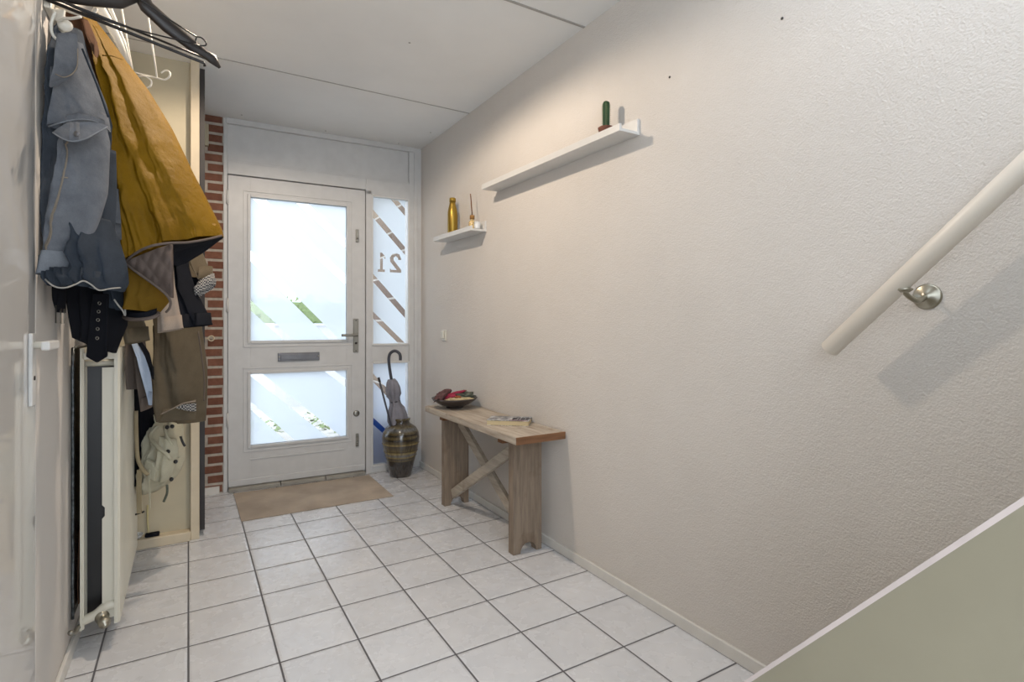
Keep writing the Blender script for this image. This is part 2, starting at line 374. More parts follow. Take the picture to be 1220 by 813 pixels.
def door_front():
    root = bpy.data.objects.new('door_1', None); root.location = W(.915, 0); link(root); struct(root)
    d0, d1 = .004, .058
    U0, U1, Z0, Z1 = .441, 1.388, .028, 2.208
    gu0, gu1, gz0, gz1, hz0, hz1 = .583, 1.246, 1.049, 2.068, .307, .812
    wb('door_leaf', [(U0, gu0, Z0, Z1, d0, d1), (gu1, U1, Z0, Z1, d0, d1), (gu0, gu1, gz1, Z1, d0, d1), (gu0, gu1, hz1, gz0, d0, d1), (gu0, gu1, Z0, hz0, d0, d1)], M['joinery'], root, .001)
    def bead(name, a, b, z0, z1, w=.02, dd=-.006):
        wb(name, [(a-w, a, z0-w, z1+w, dd, .02), (b, b+w, z0-w, z1+w, dd, .02), (a, b, z1, z1+w, dd, .02), (a, b, z0-w, z0, dd, .02)], M['joinery'], root, .003)
        wb(name, [(a-w*2.3, a-w*1.9, z0-w*2.3, z1+w*2.3, -.001, .02), (b+w*1.9, b+w*2.3, z0-w*2.3, z1+w*2.3, -.001, .02), (a-w*2.3, b+w*2.3, z1+w*1.9, z1+w*2.3, -.001, .02), (a-w*2.3, b+w*2.3, z0-w*2.3, z0-w*1.9, -.001, .02)], M['joinery'], root, .001)
    bead('glazing_bead', gu0, gu1, gz0, gz1); bead('glazing_bead', gu0, gu1, hz0, hz1)
    wb('pane', [(gu0, gu1, gz0, gz1, .030, .034)], M['glass'], root, 0)
    wb('pane', [(gu0, gu1, hz0, hz1, .030, .034)], M['glass'], root, 0)
    # groove line of the lower rail
    wb('groove_moulding', [(.6, 1.25, .205, .212, -.002, .006)], M['joinery'], root, .001)
    wb('weather_strip', [(.45, 1.385, .03, .075, -.006, .006)], M['joinery'], root, .004)
    lp = wb('letter_plate', [(.782, 1.069, .897, .958, -.010, .006)], M['steelgrey'], root, .003)
    wb('flap', [(.80, 1.05, .907, .946, -.014, -.009)], M['steelgrey'], lp, .003)
    for u in (.79, 1.06): lt('screw', [(0.005, 0), (.004, .002), (.0, .003)], W(u, .93, -.010), M['nickel'], lp, 12, axis=-DD, close_top=False)
    hp = wb('handle_plate', [(.493, .533, .948, 1.208, -.008, .006)], M['inox'], root, .004)
    tb('lever', [W(.513, 1.082, -.006), W(.513, 1.082, -.045), W(.53, 1.082, -.052), W(.63, 1.082, -.052)], .0095, M['inox'], hp, 12, 5)
    lt('keyhole', [(.009, 0), (.009, .004)], W(.513, 1.02, -.006), M['dark'], hp, 16, axis=-DD)
    for z in (.96, 1.195): lt('screw', [(.005, 0), (.004, .002)], W(.513, z, -.008), M['dark'], hp, 10, axis=-DD)
    for z0, nm in ((1.80, 'upper_bolt'), (.22, 'lower_bolt')):
        b = wb(nm, [(.492, .514, z0, z0+.10, -.010, .006)], M['inox'], root, .003)
        tb('bolt_knob', [W(.503, z0+.03, -.010), W(.503, z0+.03, -.028)], .007, M['inox'], b, 10)
    kl = lt('round_lock', [(.024, 0), (.024, .006), (.017, .012)], W(.508, .475, .004), M['inox'], root, 24, axis=-DD)
    bm = bmesh.new()
    for v in (0,): wbox(bm, .504, .512, .462, .488, -.016, -.006)
    mesh_obj('thumb_turn', bm, M['inox'], kl)
    for z in (2.0, 1.25, .45):
        tb('hinge', [W(1.391, z, -.014), W(1.391, z+.10, -.014)], .008, M['white'], root, 10)
    return root
DOOR1 = door_front()
struct(wb('trim_9', [(1.372, 1.405, 0, 2.25, .060, .11), (.425, .457, 0, 2.25, .060, .11), (.457, 1.372, 2.19, 2.25, .060, .11), (.43, 1.40, -.02, .045, .060, .11)], M['joinery'], bevel=.003))

win = bpy.data.objects.new('window_1', None); win.location = W(.24, 0); link(win); struct(win)
for z0, z1 in ((1.0, 2.18), (.048, .866)):
    wb('window_frame', [(.09, .115, z0, z1, -.006, .05), (.366, .391, z0, z1, -.006, .05), (.115, .366, z1-.022, z1, -.006, .05), (.115, .366, z0, z0+.022, -.006, .05)][:0] +
       [(.084, .100, z0, z1, -.01, .05), (.381, .397, z0, z1, -.01, .05), (.10, .381, z1-.012, z1+.004, -.01, .05), (.10, .381, z0-.004, z0+.012, -.01, .05)], M['white'], win, .003)
    wb('pane', [(.098, .383, z0+.01, z1-.01, .030, .034)], M['glass'], win, 0)

def clip(poly, lo, hi, s):
    """clip polygon to lo <= z - s*u <= hi"""
    def cut(P, f):
        out = []
        for i in range(len(P)):
            a, b = P[i], P[(i+1) % len(P)]; fa, fb = f(a), f(b)
            if fa >= 0: out.append(a)
            if (fa >= 0) != (fb >= 0):
                t = fa/(fa-fb); out.append((a[0]+(b[0]-a[0])*t, a[1]+(b[1]-a[1])*t))
        return out
    P = cut(poly, lambda p: (p[1]-s*p[0])-lo)
    return cut(P, lambda p: hi-(p[1]-s*p[0])) if P else P
DIG2 = [(0, 0), (.62, 0), (.62, .2), (.54, .13), (.25, .13), (.60, .55), (.62, .75), (.5, .95), (.3, 1), (.1, .95), (0, .72), (.02, .66), (.17, .66), (.18, .76), (.3, .85), (.42, .76), (.42, .64), (.0, .14)]
DIG1 = [(.08, 0), (.56, 0), (.56, .13), (.41, .13), (.41, 1), (.28, 1), (.04, .82), (.04, .68), (.22, .76), (.22, .13), (.08, .13)]
def film(rect, stripes, digits, parent, name='frosted_film'):
    u0, u1, z0, z1 = rect; cu = bpy.data.curves.new(name, 'CURVE'); cu.dimensions = '2D'; cu.fill_mode = 'BOTH'
    def add(pts):
        s = cu.splines.new('POLY'); s.points.add(len(pts)-1)
        for i, p in enumerate(pts): s.points[i].co = (p[0], p[1], 0, 1)
        s.use_cyclic_u = True
    # the film between the stripes, as separate outlines
    R = [(u0, z0), (u1, z0), (u1, z1), (u0, z1)]
    st = sorted(stripes, key=lambda q: q[0]+q[2]*(u0+u1)/2)
    def cutlo(P, c, s): return clip(P, c, 1e3, s)
    def cuthi(P, c, s): return clip(P, -1e3, c, s)
    P = R
    for lo, hi, s in st:
        q = cuthi(P, lo, s)
        if len(q) > 2: add(q)
        P = cutlo(P, hi, s)
        if len(P) < 3: break
    if len(P) > 2: add(P)
    for d in digits: add(d)
    tmp = bpy.data.objects.new('tmp', cu); COL.objects.link(tmp); bpy.context.view_layer.update()
    me = bpy.data.meshes.new_from_object(tmp.evaluated_get(bpy.context.evaluated_depsgraph_get()))
    bpy.data.objects.remove(tmp)
    bm = bmesh.new(); bm.from_mesh(me)
    for v in bm.verts: v.co = W(v.co.x, v.co.y, .027)
    bmesh.ops.remove_doubles(bm, verts=bm.verts, dist=1e-5)
    o = mesh_obj(name, bm, M['film'], parent); return o
film((.583, 1.246, 1.049, 2.068), [(.93, 1.01, .92), (1.235, 1.31, .88), (.31, .385, 1.05), (.02, .094, 1.0)], [], DOOR1)
film((.583, 1.246, .307, .812), [(-.35, -.265, .92), (.215, .275, .8), (-.75, -.69, 1.05)], [], DOOR1)
def digit(D, ul, ur, z0, z1):   # read from outside, so it runs with u
    w = ul-ur; return [(ur+p[0]/.62*w, z0+p[1]*(z1-z0)) for p in D]
film((.112, .383, 1.01, 2.17), [(1.605, 1.67, 1.08), (1.925, 1.985, 1.05), (1.09, 1.155, 1.1), (.845, .9, .98)],
     [digit(DIG2, .238, .145, 1.582, 1.738), digit(DIG1, .342, .270, 1.582, 1.735)], win)
film((.112, .383, .058, .856), [(.30, .365, 1.1), (0, .055, 1.0)], [], win)

# ------------------------------------------------------------------ world beyond the front door
def outside():
    bm = bmesh.new(); box(bm, (-14, YD+.35, -.16), (16, 30, -.06)); o = mesh_obj('paving_ground', bm, M['paving']); struct(o)
    bm = bmesh.new(); box(bm, (1.66, 4.36, -.06), (1.86, 5.75, 3.2)); o = rebase(mesh_obj('brick_side_wall', bm, M['brick_out']), (1.7, 5, -.06))
    struct(o)
    # hedge
    bm = bmesh.new(); random.seed(3)
    for i in range(2600):
        c = Vector((random.uniform(-7, 6), 9.2+random.uniform(-.35, .35), random.uniform(-.05, 1.62)))
        r = random.uniform(.04, .09); n = Vector((random.uniform(-1, 1), random.uniform(-1, 1), random.uniform(-1, 1))).normalized(); s = n.orthogonal().normalized(); t_ = n.cross(s)
        bm.faces.new([bm.verts.new(c+s*r), bm.verts.new(c+t_*r*.6), bm.verts.new(c-s*r), bm.verts.new(c-t_*r*.6)])
    box(bm, (-7, 8.95, -.06), (6, 9.45, 1.5))
    t = thing('garden_wall', 'low white garden wall in front of the hedge', 'wall', (-.5, 8.6, -.06))
    bx('wall_body', (-7, 8.55, -.06), (6, 8.75, 1.13), M['render_house'], t, 0); bx('coping', (-7, 8.52, 1.13), (6, 8.78, 1.17), M['render_house'], t, .005)
    tag(rebase(mesh_obj('hedge', bm, M['leaf']), (-.5, 9.2, -.06)), 'bright green hedge seen through the clear diagonal stripes of the front door', 'hedge')
    bm = bmesh.new()
    for i in range(420):
        c = Vector((random.uniform(-.8, 1.6), random.uniform(6.1, 7.2), random.uniform(-.05, .06)))
        r = random.uniform(.03, .06); n = Vector((random.uniform(-.6, .6), random.uniform(-.6, .6), 1)).normalized(); s = n.orthogonal().normalized(); t_ = n.cross(s)
        bm.faces.new([bm.verts.new(c+s*r), bm.verts.new(c+t_*r*.5), bm.verts.new(c-s*r), bm.verts.new(c-t_*r*.5)])
    gc = tag(rebase(mesh_obj('ground_cover', bm, M['leaf']), (.2, 5.5, -.06)), 'low pale green ground cover outside the lower door pane', 'plants'); gc['kind'] = 'stuff'
    # blue bin beside the door
    t = thing('wheelie_bin', 'blue bin outside, seen through the frosted pane behind the glazed vase', 'bin', (1.36, 4.46, -.06))
    bm = bmesh.new(); prism(bm, [(1.16, 4.37, -.02), (1.54, 4.37, -.02), (1.58, 4.37, .40), (1.12, 4.37, .40)], (0, .3, 0)); mesh_obj('bin_body', bm, M['bluebin'], t, bevel=.02)
    bx('lid', (1.10, 4.36, .40), (1.60, 4.70, .44), M['bluebin'], t, .01)
    for x in (1.22, 1.52): tb('wheel', [(x-.02, 4.68, .02), (x+.02, 4.68, .02)], .075, M['black'], t, 20)
outside()

# mat well
mt = wb('door_mat', [(0, 0, 0, 0, 0, 0)][:0] or [(.0, .01, 0, .01, 0, .01)], M['mat'])
bpy.data.objects.remove(mt)
bm = bmesh.new()
prism(bm, [(.268, 3.572, .0015), (1.19, 3.566, .0015), (1.192, 4.15, .0015), (.266, 4.178, .0015)], (0, 0, .004))
bmesh.ops.subdivide_edges(bm, edges=bm.edges, cuts=12, use_grid_fill=True)
o = mesh_obj('doormat', bm, M['mat'], bevel=.001); rebase(o, (.73, 3.87, 0)); tag(o, 'worn tan mat let into the floor tiles before the front door', 'doormat')
bm = bmesh.new()

# ------------------------------------------------------------------ left inner door
def door_left():
    root = bpy.data.objects.new('door_2', None); root.location = (XL, 1.46, 0); link(root); struct(root)
    bx('door_leaf', (XL-.045, 1.0, .008), (XL+.003, 1.932, 2.34), M['gloss_door'], root, .002)
    hp = bx('handle_plate', (XL+.003, 1.853, .957), (XL+.012, 1.893, 1.148), M['white'], root, .003)
    tb('lever_neck', [(XL+.01, 1.873, 1.117), (XL+.055, 1.873, 1.117)], .0095, M['socket'], hp, 14)
    bm = bmesh.new(); box(bm, (XL+.044, 1.765, 1.106), (XL+.062, 1.885, 1.129)); mesh_obj('lever', bm, M['white'], hp, bevel=.004)
    lt('keyhole', [(.006, 0), (.006, .002)], (XL+.012, 1.873, 1.03), M['dark'], hp, 12, axis=(1, 0, 0))
    bx('hinge_side_edge', (XL-.045, .985, .008), (XL+.003, .999, 2.34), M['white'], root, .002)
    fr = bx('trim_6', (XL-.12, 1.935, 0), (XL+.003, 1.991, 2.40), M['wall_left'], None, .004); struct(fr)
    fr = bx('trim_7', (XL-.12, .93, 0), (XL+.012, .984, 2.40), M['white'], None, .004); struct(fr)
    fr = bx('trim_8', (XL-.12, .93, 2.342), (XL+.012, 1.99, 2.40), M['white'], None, .004); struct(fr)
door_left()

# ------------------------------------------------------------------ cream closet at the end of the left wall
def closet():
    t = thing('meter_cupboard', 'tall cream painted cupboard beside the brick strip, behind the hanging coats', 'cupboard', (-.15, 3.8, 0))
    bx('side_panel', (XL, 3.46, .0), (.012, 3.485, ZC), M['cream'], t, .001)
    bx('corner_post', (.010, 3.41, 0), (.052, 3.485, ZC), M['creamrail'], t, .003)
    bx('base_rail', (XL, 3.395, 0), (.010, 3.46, .052), M['creamrail'], t, .005)
    bx('front_door', (.016, 3.485, .03), (.052, 4.19, ZC), M['cream'], t, .002)
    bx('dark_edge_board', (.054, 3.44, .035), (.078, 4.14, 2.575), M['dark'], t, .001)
closet()

# small things on the brick
o = wb('door_chime', [(1.505, 1.565, 2.38, 2.53, -.035, -.007)], M['cream'], bevel=.004); rebase(o, W(1.535, 2.45, -.02)); tag(o, 'small cream box fixed high on the brick strip', 'door chime')
t = thing('door_hook', 'small cream eye hook screwed into the brick beside the door', 'hook', W(1.49, 1.06, -.006))
tb('shank', [W(1.53, 1.07, -.006), W(1.53, 1.07, -.03), W(1.505, 1.07, -.032)], .004, M['creamrail'], t, 8)
bm = bmesh.new(); ring = [W(1.49+.017*math.cos(a), 1.07+.017*math.sin(a), -.032) for a in [2*math.pi*k/20 for k in range(21)]]; tube(bm, ring, .0045, 8, caps=False); mesh_obj('eye', bm, M['creamrail'], t, smooth=True)

# ------------------------------------------------------------------ radiator
def radiator():
    t = thing('radiator', 'cream double panel radiator on the left wall under the coats', 'radiator', (-.27, 2.8, 0))
    y0, y1, z0, z1 = 2.42, 3.22, .09, 1.085
    def panel(x0, x1, name):
        bm = bmesh.new(); pts = []; n = 24*8
        for i in range(n+1):
            y = y0+(y1-y0)*i/n; ph = (i % 8)/8
            d = .006 if ph in (0, .125, .875) else 0
            pts.append((x1-d, y))
        prof = [(x0, y0)]+[(p[0], p[1]) for p in pts]+[(x0, y1)]
        a = [bm.verts.new((x, y, z0)) for x, y in prof]; b = [bm.verts.new((x, y, z1)) for x, y in prof]
        m = len(prof)
        for i in range(m): bm.faces.new([a[i], a[(i+1) % m], b[(i+1) % m], b[i]])
        bm.faces.new(a[::-1]); bm.faces.new(b)
        return mesh_obj(name, bm, M['rad'], t)
    panel(-.327, -.3165, 'rear_panel'); panel(-.230, -.213, 'front_panel')
    bm = bmesh.new()
    for i in range(40):
        y = y0+.09+(y1-y0-.12)*i/39
        box(bm, (-.318, y, z0+.05), (-.285, y+.001, z1-.06))
    f = mesh_obj('convector_fins', bm, M['rad'], t); f['kind'] = 'stuff'
    bm = bmesh.new(); prism(bm, [(-.266, y0+.012, .11), (-.231, y0+.012, .11), (-.231, y0+.012, 1.015), (-.266, y0+.012, 1.015), (-.266, y0+.012, .52), (-.258, y0+.012, .51), (-.258, y0+.012, .48), (-.266, y0+.012, .47)], (0, .002, 0)); mesh_obj('end_plate', bm, M['rad'], t)
    bx('gap_shade_plate', (-.3175, y0+.075, .115), (-.231, y0+.08, 1.04), M['black'], t, 0)  # black plate added to stand for the shade between the panels
    # top grille bars
    bx('top_cover', (-.318, y0+.004, 1.045), (-.23, y0+.012, 1.07), M['rad'], t, .001)
    bm = bmesh.new()
    for i in range(22):
        y = y0+.02+i*.035; box(bm, (-.318, y, 1.06), (-.23, y+.012, 1.068))
    mesh_obj('top_grille', bm, M['rad'], t)
    tb('lower_pipe', [(-.325, 2.44, .115), (-.285, 2.435, .13), (-.25, 2.435, .155), (-.22, 2.44, .15)], .017, M['rad'], t, 12, 5)
    v = lt('drain_valve', [(.020, 0), (.022, .012), (.016, .014), (.016, .03), (.019, .032), (.017, .05), (.008, .052), (.008, .06)], (-.268, 2.43, .125), M['nickel'], t, 20, axis=(.35, -1, -.35))
    tb('upper_pipe', [(-.318, 2.46, 1.03), (-.23, 2.46, 1.03)], .012, M['rad'], t, 12)
    for y in (2.62, 3.05): tb('wall_bracket', [(XL, y, .2), (-.333, y, .2)], .01, M['rad'], t, 8)
    tb('floor_pipe', [(-.345, 2.36, .12), (-.34, 2.39, .10), (-.33, 2.43, .105)], .008, M['inox'], t, 8, 4)
radiator()
t = thing('reflective_foil', 'dark crinkled foil sheet on the wall behind the radiator', 'foil', (XL, 2.8, .1))
bm = bmesh.new(); box(bm, (XL+.001, 2.475, .115), (XL+.005, 3.25, 1.085)); mesh_obj('sheet', bm, M['foil'], t)
bm = bmesh.new(); tube(bm, [(XL+.006, 2.474+.003*math.sin(i*1.7), .115+i*.0485) for i in range(21)]+[(XL+.006, 2.6, 1.088)], .0045, 6); mesh_obj('taped_edge', bm, M['foil_edge'], t, smooth=True)
bm = bmesh.new(); prism(bm, [(XL+.008, 2.56, .13), (XL+.008, 2.62, .13), (XL+.008, 2.62, .42), (XL+.008, 2.58, .40), (XL+.008, 2.54, .2)], (.004, 0, 0))
o = mesh_obj('cardboard_strip', bm, M['cardboard']); rebase(o, (XL+.01, 2.58, .13)); tag(o, 'brown cardboard scrap wedged behind the radiator', 'cardboard')

# ------------------------------------------------------------------ coat rack and hangers
def rack():
    t = thing('coat_rack', 'white coat rack with curled hooks at the top of the left wall', 'coat rack', (XL, 2.5, 2.1))
    bx('wall_rail', (XL, 2.04, 2.09), (XL+.018, 3.05, 2.15), M['wirewhite'], t, .004)
    for y, z in ((2.10, 2.29), (2.51, 2.44)):
        tb('arm', [(XL, y, z-.13), (XL+.03, y, z-.02), (XL+.07, y, z), (-.13, y, z)], .008, M['wirewhite'], t, 10, 5)
    for i, y in enumerate((2.10, 2.30, 2.50, 2.70, 2.90)):
        pts = [(XL+.018, y, 2.13), (XL+.06, y, 2.12), (XL+.10, y+.005, 2.125), (XL+.115, y+.005, 2.15)]
        tb('hook', pts, .0065, M['wirewhite'], t, 10, 5)
    # the near curl, as the photo shows it
    tb('curled_hook', [at(66, 14, 1.56), at(61.5, 26, 1.56), at(61.5, 38, 1.56), at(67, 46.5, 1.57), at(75, 47, 1.57), at(77.5, 42, 1.58), at(73, 36.5, 1.59), at(67, 32, 1.6)], .0042, M['wirewhite'], t, 10, 6)
    tb('curled_hook', [at(70, 25, 1.57), at(76, 22, 1.56), at(86, 22, 1.55), at(96, 20, 1.54)], .0040, M['wirewhite'], t, 10, 6)
    lt('knob', [(.0, -.012), (.012, -.01), (.019, 0), (.016, .012), (.0, .016)], at(78, 31, 1.585), M['wirewhite'], t, 16, axis=(-.2, -1, .1), closed_bottom=False, close_top=False)
    bm = bmesh.new(); prism(bm, [at(64, 12, 1.60), at(79, 13, 1.60), at(76, 30, 1.60), at(68, 26, 1.60)], -FWD*.008); mesh_obj('hook_plate', bm, M['wirewhite'], t, bevel=.002)
rack()
def plastic_hanger():
    t = thing('coat_hanger', 'dark wide-shouldered hanger with a double trouser bar, empty', 'coat hanger', (-.14, 2.10, 2.29), None)
    tipR = at(262, 81, 1.905); tipL = at(43, -6, 1.535); apex = at(166, -9, 1.73)
    tb('shoulder_arm', [apex, at(175, 8, 1.745), at(200, 31, 1.79), at(228, 53, 1.84), at(244, 64, 1.87), at(253, 70, 1.89), tipR], [.022, .024, .025, .022, .015, .019, .005], M['blackwood'], t, 14, flat=.6, flatdir=(0, 0, 1))
    tb('shoulder_arm', [apex, at(140, 1, 1.69), at(110, -2, 1.64), at(70, -6, 1.58), tipL], [.022, .024, .024, .02, .006], M['blackwood'], t, 14, flat=.6, flatdir=(0, 0, 1))
    tb('trouser_bar', [at(52, -2, 1.55), at(243, 75, 1.89), at(244, 79, 1.892)], .0050, M['black'], t, 10)
    tb('trouser_bar', [at(60, -4, 1.55), at(160, 35.5, 1.73), at(250, 72, 1.90)], .0038, M['black'], t, 10)
    tb('hanger_hook', [apex, apex+Vector((0, 0, .05)), apex+Vector((.02, 0, .085)), apex+Vector((.0, 0, .12)), apex+Vector((-.022, 0, .10))], .0022, M['inox'], t, 8, 6)
    t2 = thing('wire_hanger', 'thin black wire hanger with a looped end beside the wide dark hanger', 'coat hanger', (-.14, 2.06, 2.29))
    ap = at(150, -14, 1.68)
    tb('wire_frame', [ap, at(168, 0, 1.71), at(200, 22, 1.76), at(234, 44, 1.82)], .0026, M['black'], t2, 8)
    tb('end_loop', [at(234, 44, 1.82), at(240, 45, 1.83), at(245, 50, 1.835), at(245, 54, 1.84), at(238, 54, 1.83), at(233, 50, 1.82), at(234, 45, 1.82)], .0024, M['black'], t2, 8, 5)
    tb('lower_wire', [at(238, 54, 1.83), at(150, 32, 1.68), at(100, 14, 1.60), at(60, -6, 1.53)], .0026, M['black'], t2, 8, 4)
    tb('wire_frame', [ap, at(100, -10, 1.6), at(60, -7, 1.53)], .0026, M['black'], t2, 8)
    tb('hanger_hook', [ap, ap+Vector((0, 0, .06)), ap+Vector((.02, 0, .09)), ap+Vector((0, 0, .12))], .002, M['black'], t2, 8, 5)
    t3 = thing('white_wire_hanger', 'white wire hanger with two curled ends right of the mustard jacket', 'coat hanger', (-.18, 2.51, 2.44))
    f = 2.05
    tb('side_wire', [at(142, -12, f), at(145, 10, f), at(158, 86, f)], .0032, M['wirewhite'], t3, 8)
    tb('side_wire', [at(172, -12, f), at(178, 30, f), at(187, 92, f)], .0032, M['wirewhite'], t3, 8)
    tb('top_wire', [at(142, -12, f), at(157, -15, f), at(172, -12, f)], .0032, M['wirewhite'], t3, 8)
    tb('cross_wire', [at(158, 86, f), at(187, 93, f), at(196, 95, f), at(202, 91, f), at(202, 86, f), at(197, 84, f), at(192, 87, f)], .0032, M['wirewhite'], t3, 8, 5)
    tb('curl', [at(161, 92, f-.01), at(165, 91, f-.01), at(173, 91, f-.01), at(180, 96, f-.01), at(179, 103, f-.01), at(172, 105, f-.01), at(167, 101, f-.01)], .0030, M['wirewhite'], t3, 8, 5)
    t4 = thing('white_plastic_hanger', 'white plastic hanger holding the mustard jacket by its shoulder', 'coat hanger', (-.22, 2.40, 2.4))
    tb('shoulder_arm', [at(112, -12, 1.90), at(120, 10, 1.92), at(138, 42, 1.97), at(156, 82, 2.02)], [.014, .016, .015, .007], M['wirewhite'], t4, 10, flat=.5)
    tb('shoulder_arm', [at(124, -12, 1.93), at(132, 12, 1.94), at(148, 52, 1.99), at(157, 84, 2.02)], [.007, .008, .007, .004], M['wirewhite'], t4, 10, flat=.5)
plastic_hanger()

# ------------------------------------------------------------------ cloth
def interp_rows(rows, n):
    R = [list(r)+[0]*(7-len(r)) for r in rows]; out = []
    # parameter by mean height
    for i in range(len(R)-1):
        p0 = R[max(i-1, 0)]; p1 = R[i]; p2 = R[i+1]; p3 = R[min(i+2, len(R)-1)]
        d = max(1, int(n*(abs(p2[1]-p1[1])+abs(p2[4]-p1[4]))/2/(abs(R[-1][1]-R[0][1])+abs(R[-1][4]-R[0][4])+1e-6)*2)) 
        for k in range(d):
            t = k/d
            c = [.5*((2*b)+(-a+c_)*t+(2*a-5*b+4*c_-e)*t*t*1.+(-a+3*b-3*c_+e)*t**3) for a, b, c_, e in zip(p0, p1, p2, p3)]
            lin = [b+(c_-b)*t for b, c_ in zip(p1, p2)]
            out.append([.5*x+.5*y for x, y in zip(c, lin)])
    out.append(R[-1]); return out
class Cloth:
    """a hanging body of cloth: rows (xL, yL, fL, xR, yR, fR, thickness) lofted into a closed, folded volume, hollow at the hem"""
    def __init__(s, rows, folds=3, amp=.010, wr=.010, seed=0, n=34, seg=56, sag=0, gather=None, crease=.0):
        s.rows = interp_rows(rows, n); s.folds = folds; s.amp = amp; s.wr = wr; s.seed = seed; s.seg = seg; s.gather = gather; s.crease = crease; s.y0 = s.rows[0][1]; s.y1 = s.rows[-1][1]
    def pt(s, row, sp, side=1, extra=0):
        xL, yL, fL, xR, yR, fR, th = row
        a = at(xL, yL, fL); b = at(xR, yR, fR); c = a.lerp(b, sp)
        prof = math.sqrt(max(0, 1-(2*sp-1)**2))
        v = row[1]/60+s.seed*3.1
        fold = math.sin(sp*s.folds*2*math.pi+1.1*math.sin(v*1.3+s.seed)+s.seed)*s.amp*prof
        nz = noise.noise(Vector((c.x*9+s.seed*7, c.y*9, c.z*4.5)))*s.wr*2+noise.noise(Vector((c.x*26, c.y*26+s.seed, c.z*17)))*s.wr*.8
        if side > 0 and s.crease:
            r1 = 1-abs(noise.noise(Vector((c.x*19+c.z*4+s.seed, c.y*19, c.z*6-c.x*4))))*2.6
            r2 = 1-abs(noise.noise(Vector((c.x*44-c.z*12, c.y*44+s.seed, c.z*15))))*2.6
            nz += (max(0, r1)**2+.5*max(0, r2)**2)*s.crease
        if side > 0 and s.gather:
            tt = max(0, min(1, (yR-s.y0)/(s.y1-s.y0))); fr, ga = s.gather
            nz += ga*tt**4*math.sin(sp*fr*6.283+2*math.sin(sp*9))
        q = side*(th/2*prof)+(fold+nz*prof)*(1 if side > 0 else .4)
        return c-FWD*(q+extra)
    def bm(s, hollow=True, bm=None):
        bm = bm or bmesh.new(); rings = []; S = s.seg
        def ring(row, shrink=0, up=0):
            out = []
            for k in range(S):
                a = 2*math.pi*k/S; sp = (1-math.cos(a))/2; side = 1 if k <= S/2 else -1
                p = s.pt(row, sp, side)
                if shrink:
                    c = (at(row[0], row[1], row[2])+at(row[3], row[4], row[5]))/2
                    p = c+(p-c)*shrink+UP*up
                out.append(bm.verts.new(p))
            return out
        for r in s.rows: rings.append(ring(r))
        hem = set()
        if hollow:
            hem = set(rings[-1]); rings.append(ring(s.rows[-1], .95, .004)); rings.append(ring(s.rows[-1], .86, .05))
        for i in range(len(rings)-1):
            for k in range(S): bm.faces.new([rings[i][k], rings[i][(k+1) % S], rings[i+1][(k+1) % S], rings[i+1][k]])
        bm.faces.new(rings[0][::-1]); bm.faces.new(rings[-1])
        for e in bm.edges:
            if e.verts[0] in hem and e.verts[1] in hem: e.smooth = False
        return bm
    def surf(s, sp, t, extra=.002):
        i = min(len(s.rows)-1, max(0, t*(len(s.rows)-1))); a = int(i); b = min(a+1, len(s.rows)-1); k = i-a
        return s.pt([x+(y-x)*k for x, y in zip(s.rows[a], s.rows[b])], sp, 1, extra)
    def line(s, pts, r, n=10):
        out = []
        for i in range(len(pts)-1):
            for k in range(n):
                t = k/n; out.append(s.surf(pts[i][0]+(pts[i+1][0]-pts[i][0])*t, pts[i][1]+(pts[i+1][1]-pts[i][1])*t))
        out.append(s.surf(*pts[-1])); bm = bmesh.new(); tube(bm, out, r, 6); return bm
def cl(name, parent, mat, rows, **kw):
    hollow = kw.pop('hollow', True)
    c = Cloth(rows, **kw); o = mesh_obj(name, c.bm(hollow), mat, parent, smooth=True); return o, c
def ln(name, parent, mat, pts, r=.0018, sm=5, **kw): return tb(name, pts, r, mat, parent, 6, sm, **kw)

# --- denim jacket
J = thing('denim_jacket', 'faded blue denim jacket with a rolled cuff hanging nearest the inner door', 'jacket', at(80, 30, 1.62))
cl('jacket_body', J, M['denim_mid'], [(70, 36, 1.60, 96, 36, 1.66, .05), (64, 80, 1.58, 106, 76, 1.68, .09), (58, 130, 1.56, 125, 125, 1.72, .11), (56, 152, 1.56, 133, 160, 1.74, .12),
   (55, 210, 1.56, 135, 215, 1.74, .12), (54, 270, 1.55, 140, 270, 1.75, .11), (60, 305, 1.56, 143, 315, 1.76, .10), (64, 332, 1.56, 148, 344, 1.77, .08)], folds=3, amp=.008, seed=1, crease=.010, seg=80, n=60)
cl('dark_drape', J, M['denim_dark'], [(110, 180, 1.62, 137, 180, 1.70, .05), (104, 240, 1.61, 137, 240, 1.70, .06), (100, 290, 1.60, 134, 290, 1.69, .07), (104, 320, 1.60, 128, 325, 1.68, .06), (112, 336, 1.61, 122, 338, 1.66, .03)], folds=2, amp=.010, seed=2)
cl('side_panel', J, M['denim'], [(128, 225, 1.70, 140, 225, 1.74, .03), (131, 262, 1.70, 143, 262, 1.74, .03), (131, 287, 1.70, 144, 285, 1.74, .03)], folds=1, amp=.004, seed=5)
o, c = cl('sleeve', J, M['denim'], [(84, 140, 1.53, 122, 142, 1.60, .07), (76, 166, 1.50, 127, 168, 1.60, .10), (72, 200, 1.50, 125, 200, 1.59, .11), (65.6, 230, 1.49, 123, 228, 1.58, .11), (60, 258, 1.49, 116, 256, 1.57, .10), (56, 283, 1.49, 107, 278, 1.56, .09), (56.5, 301, 1.49, 88, 303, 1.53, .075)], folds=1.4, amp=.004, wr=.008, seed=3, crease=.008, seg=80, n=50)
so = o
mesh_obj('sleeve_seam', c.line([(.52, .22), (.50, .42), (.45, .5), (.43, .7), (.42, .85), (.45, 1.0)], .0022), M['stitch'], so, smooth=True)
mesh_obj('sleeve_seam', c.line([(.46, .45), (.40, .7), (.36, .98)], .0012), M['stitch'], so, smooth=True)
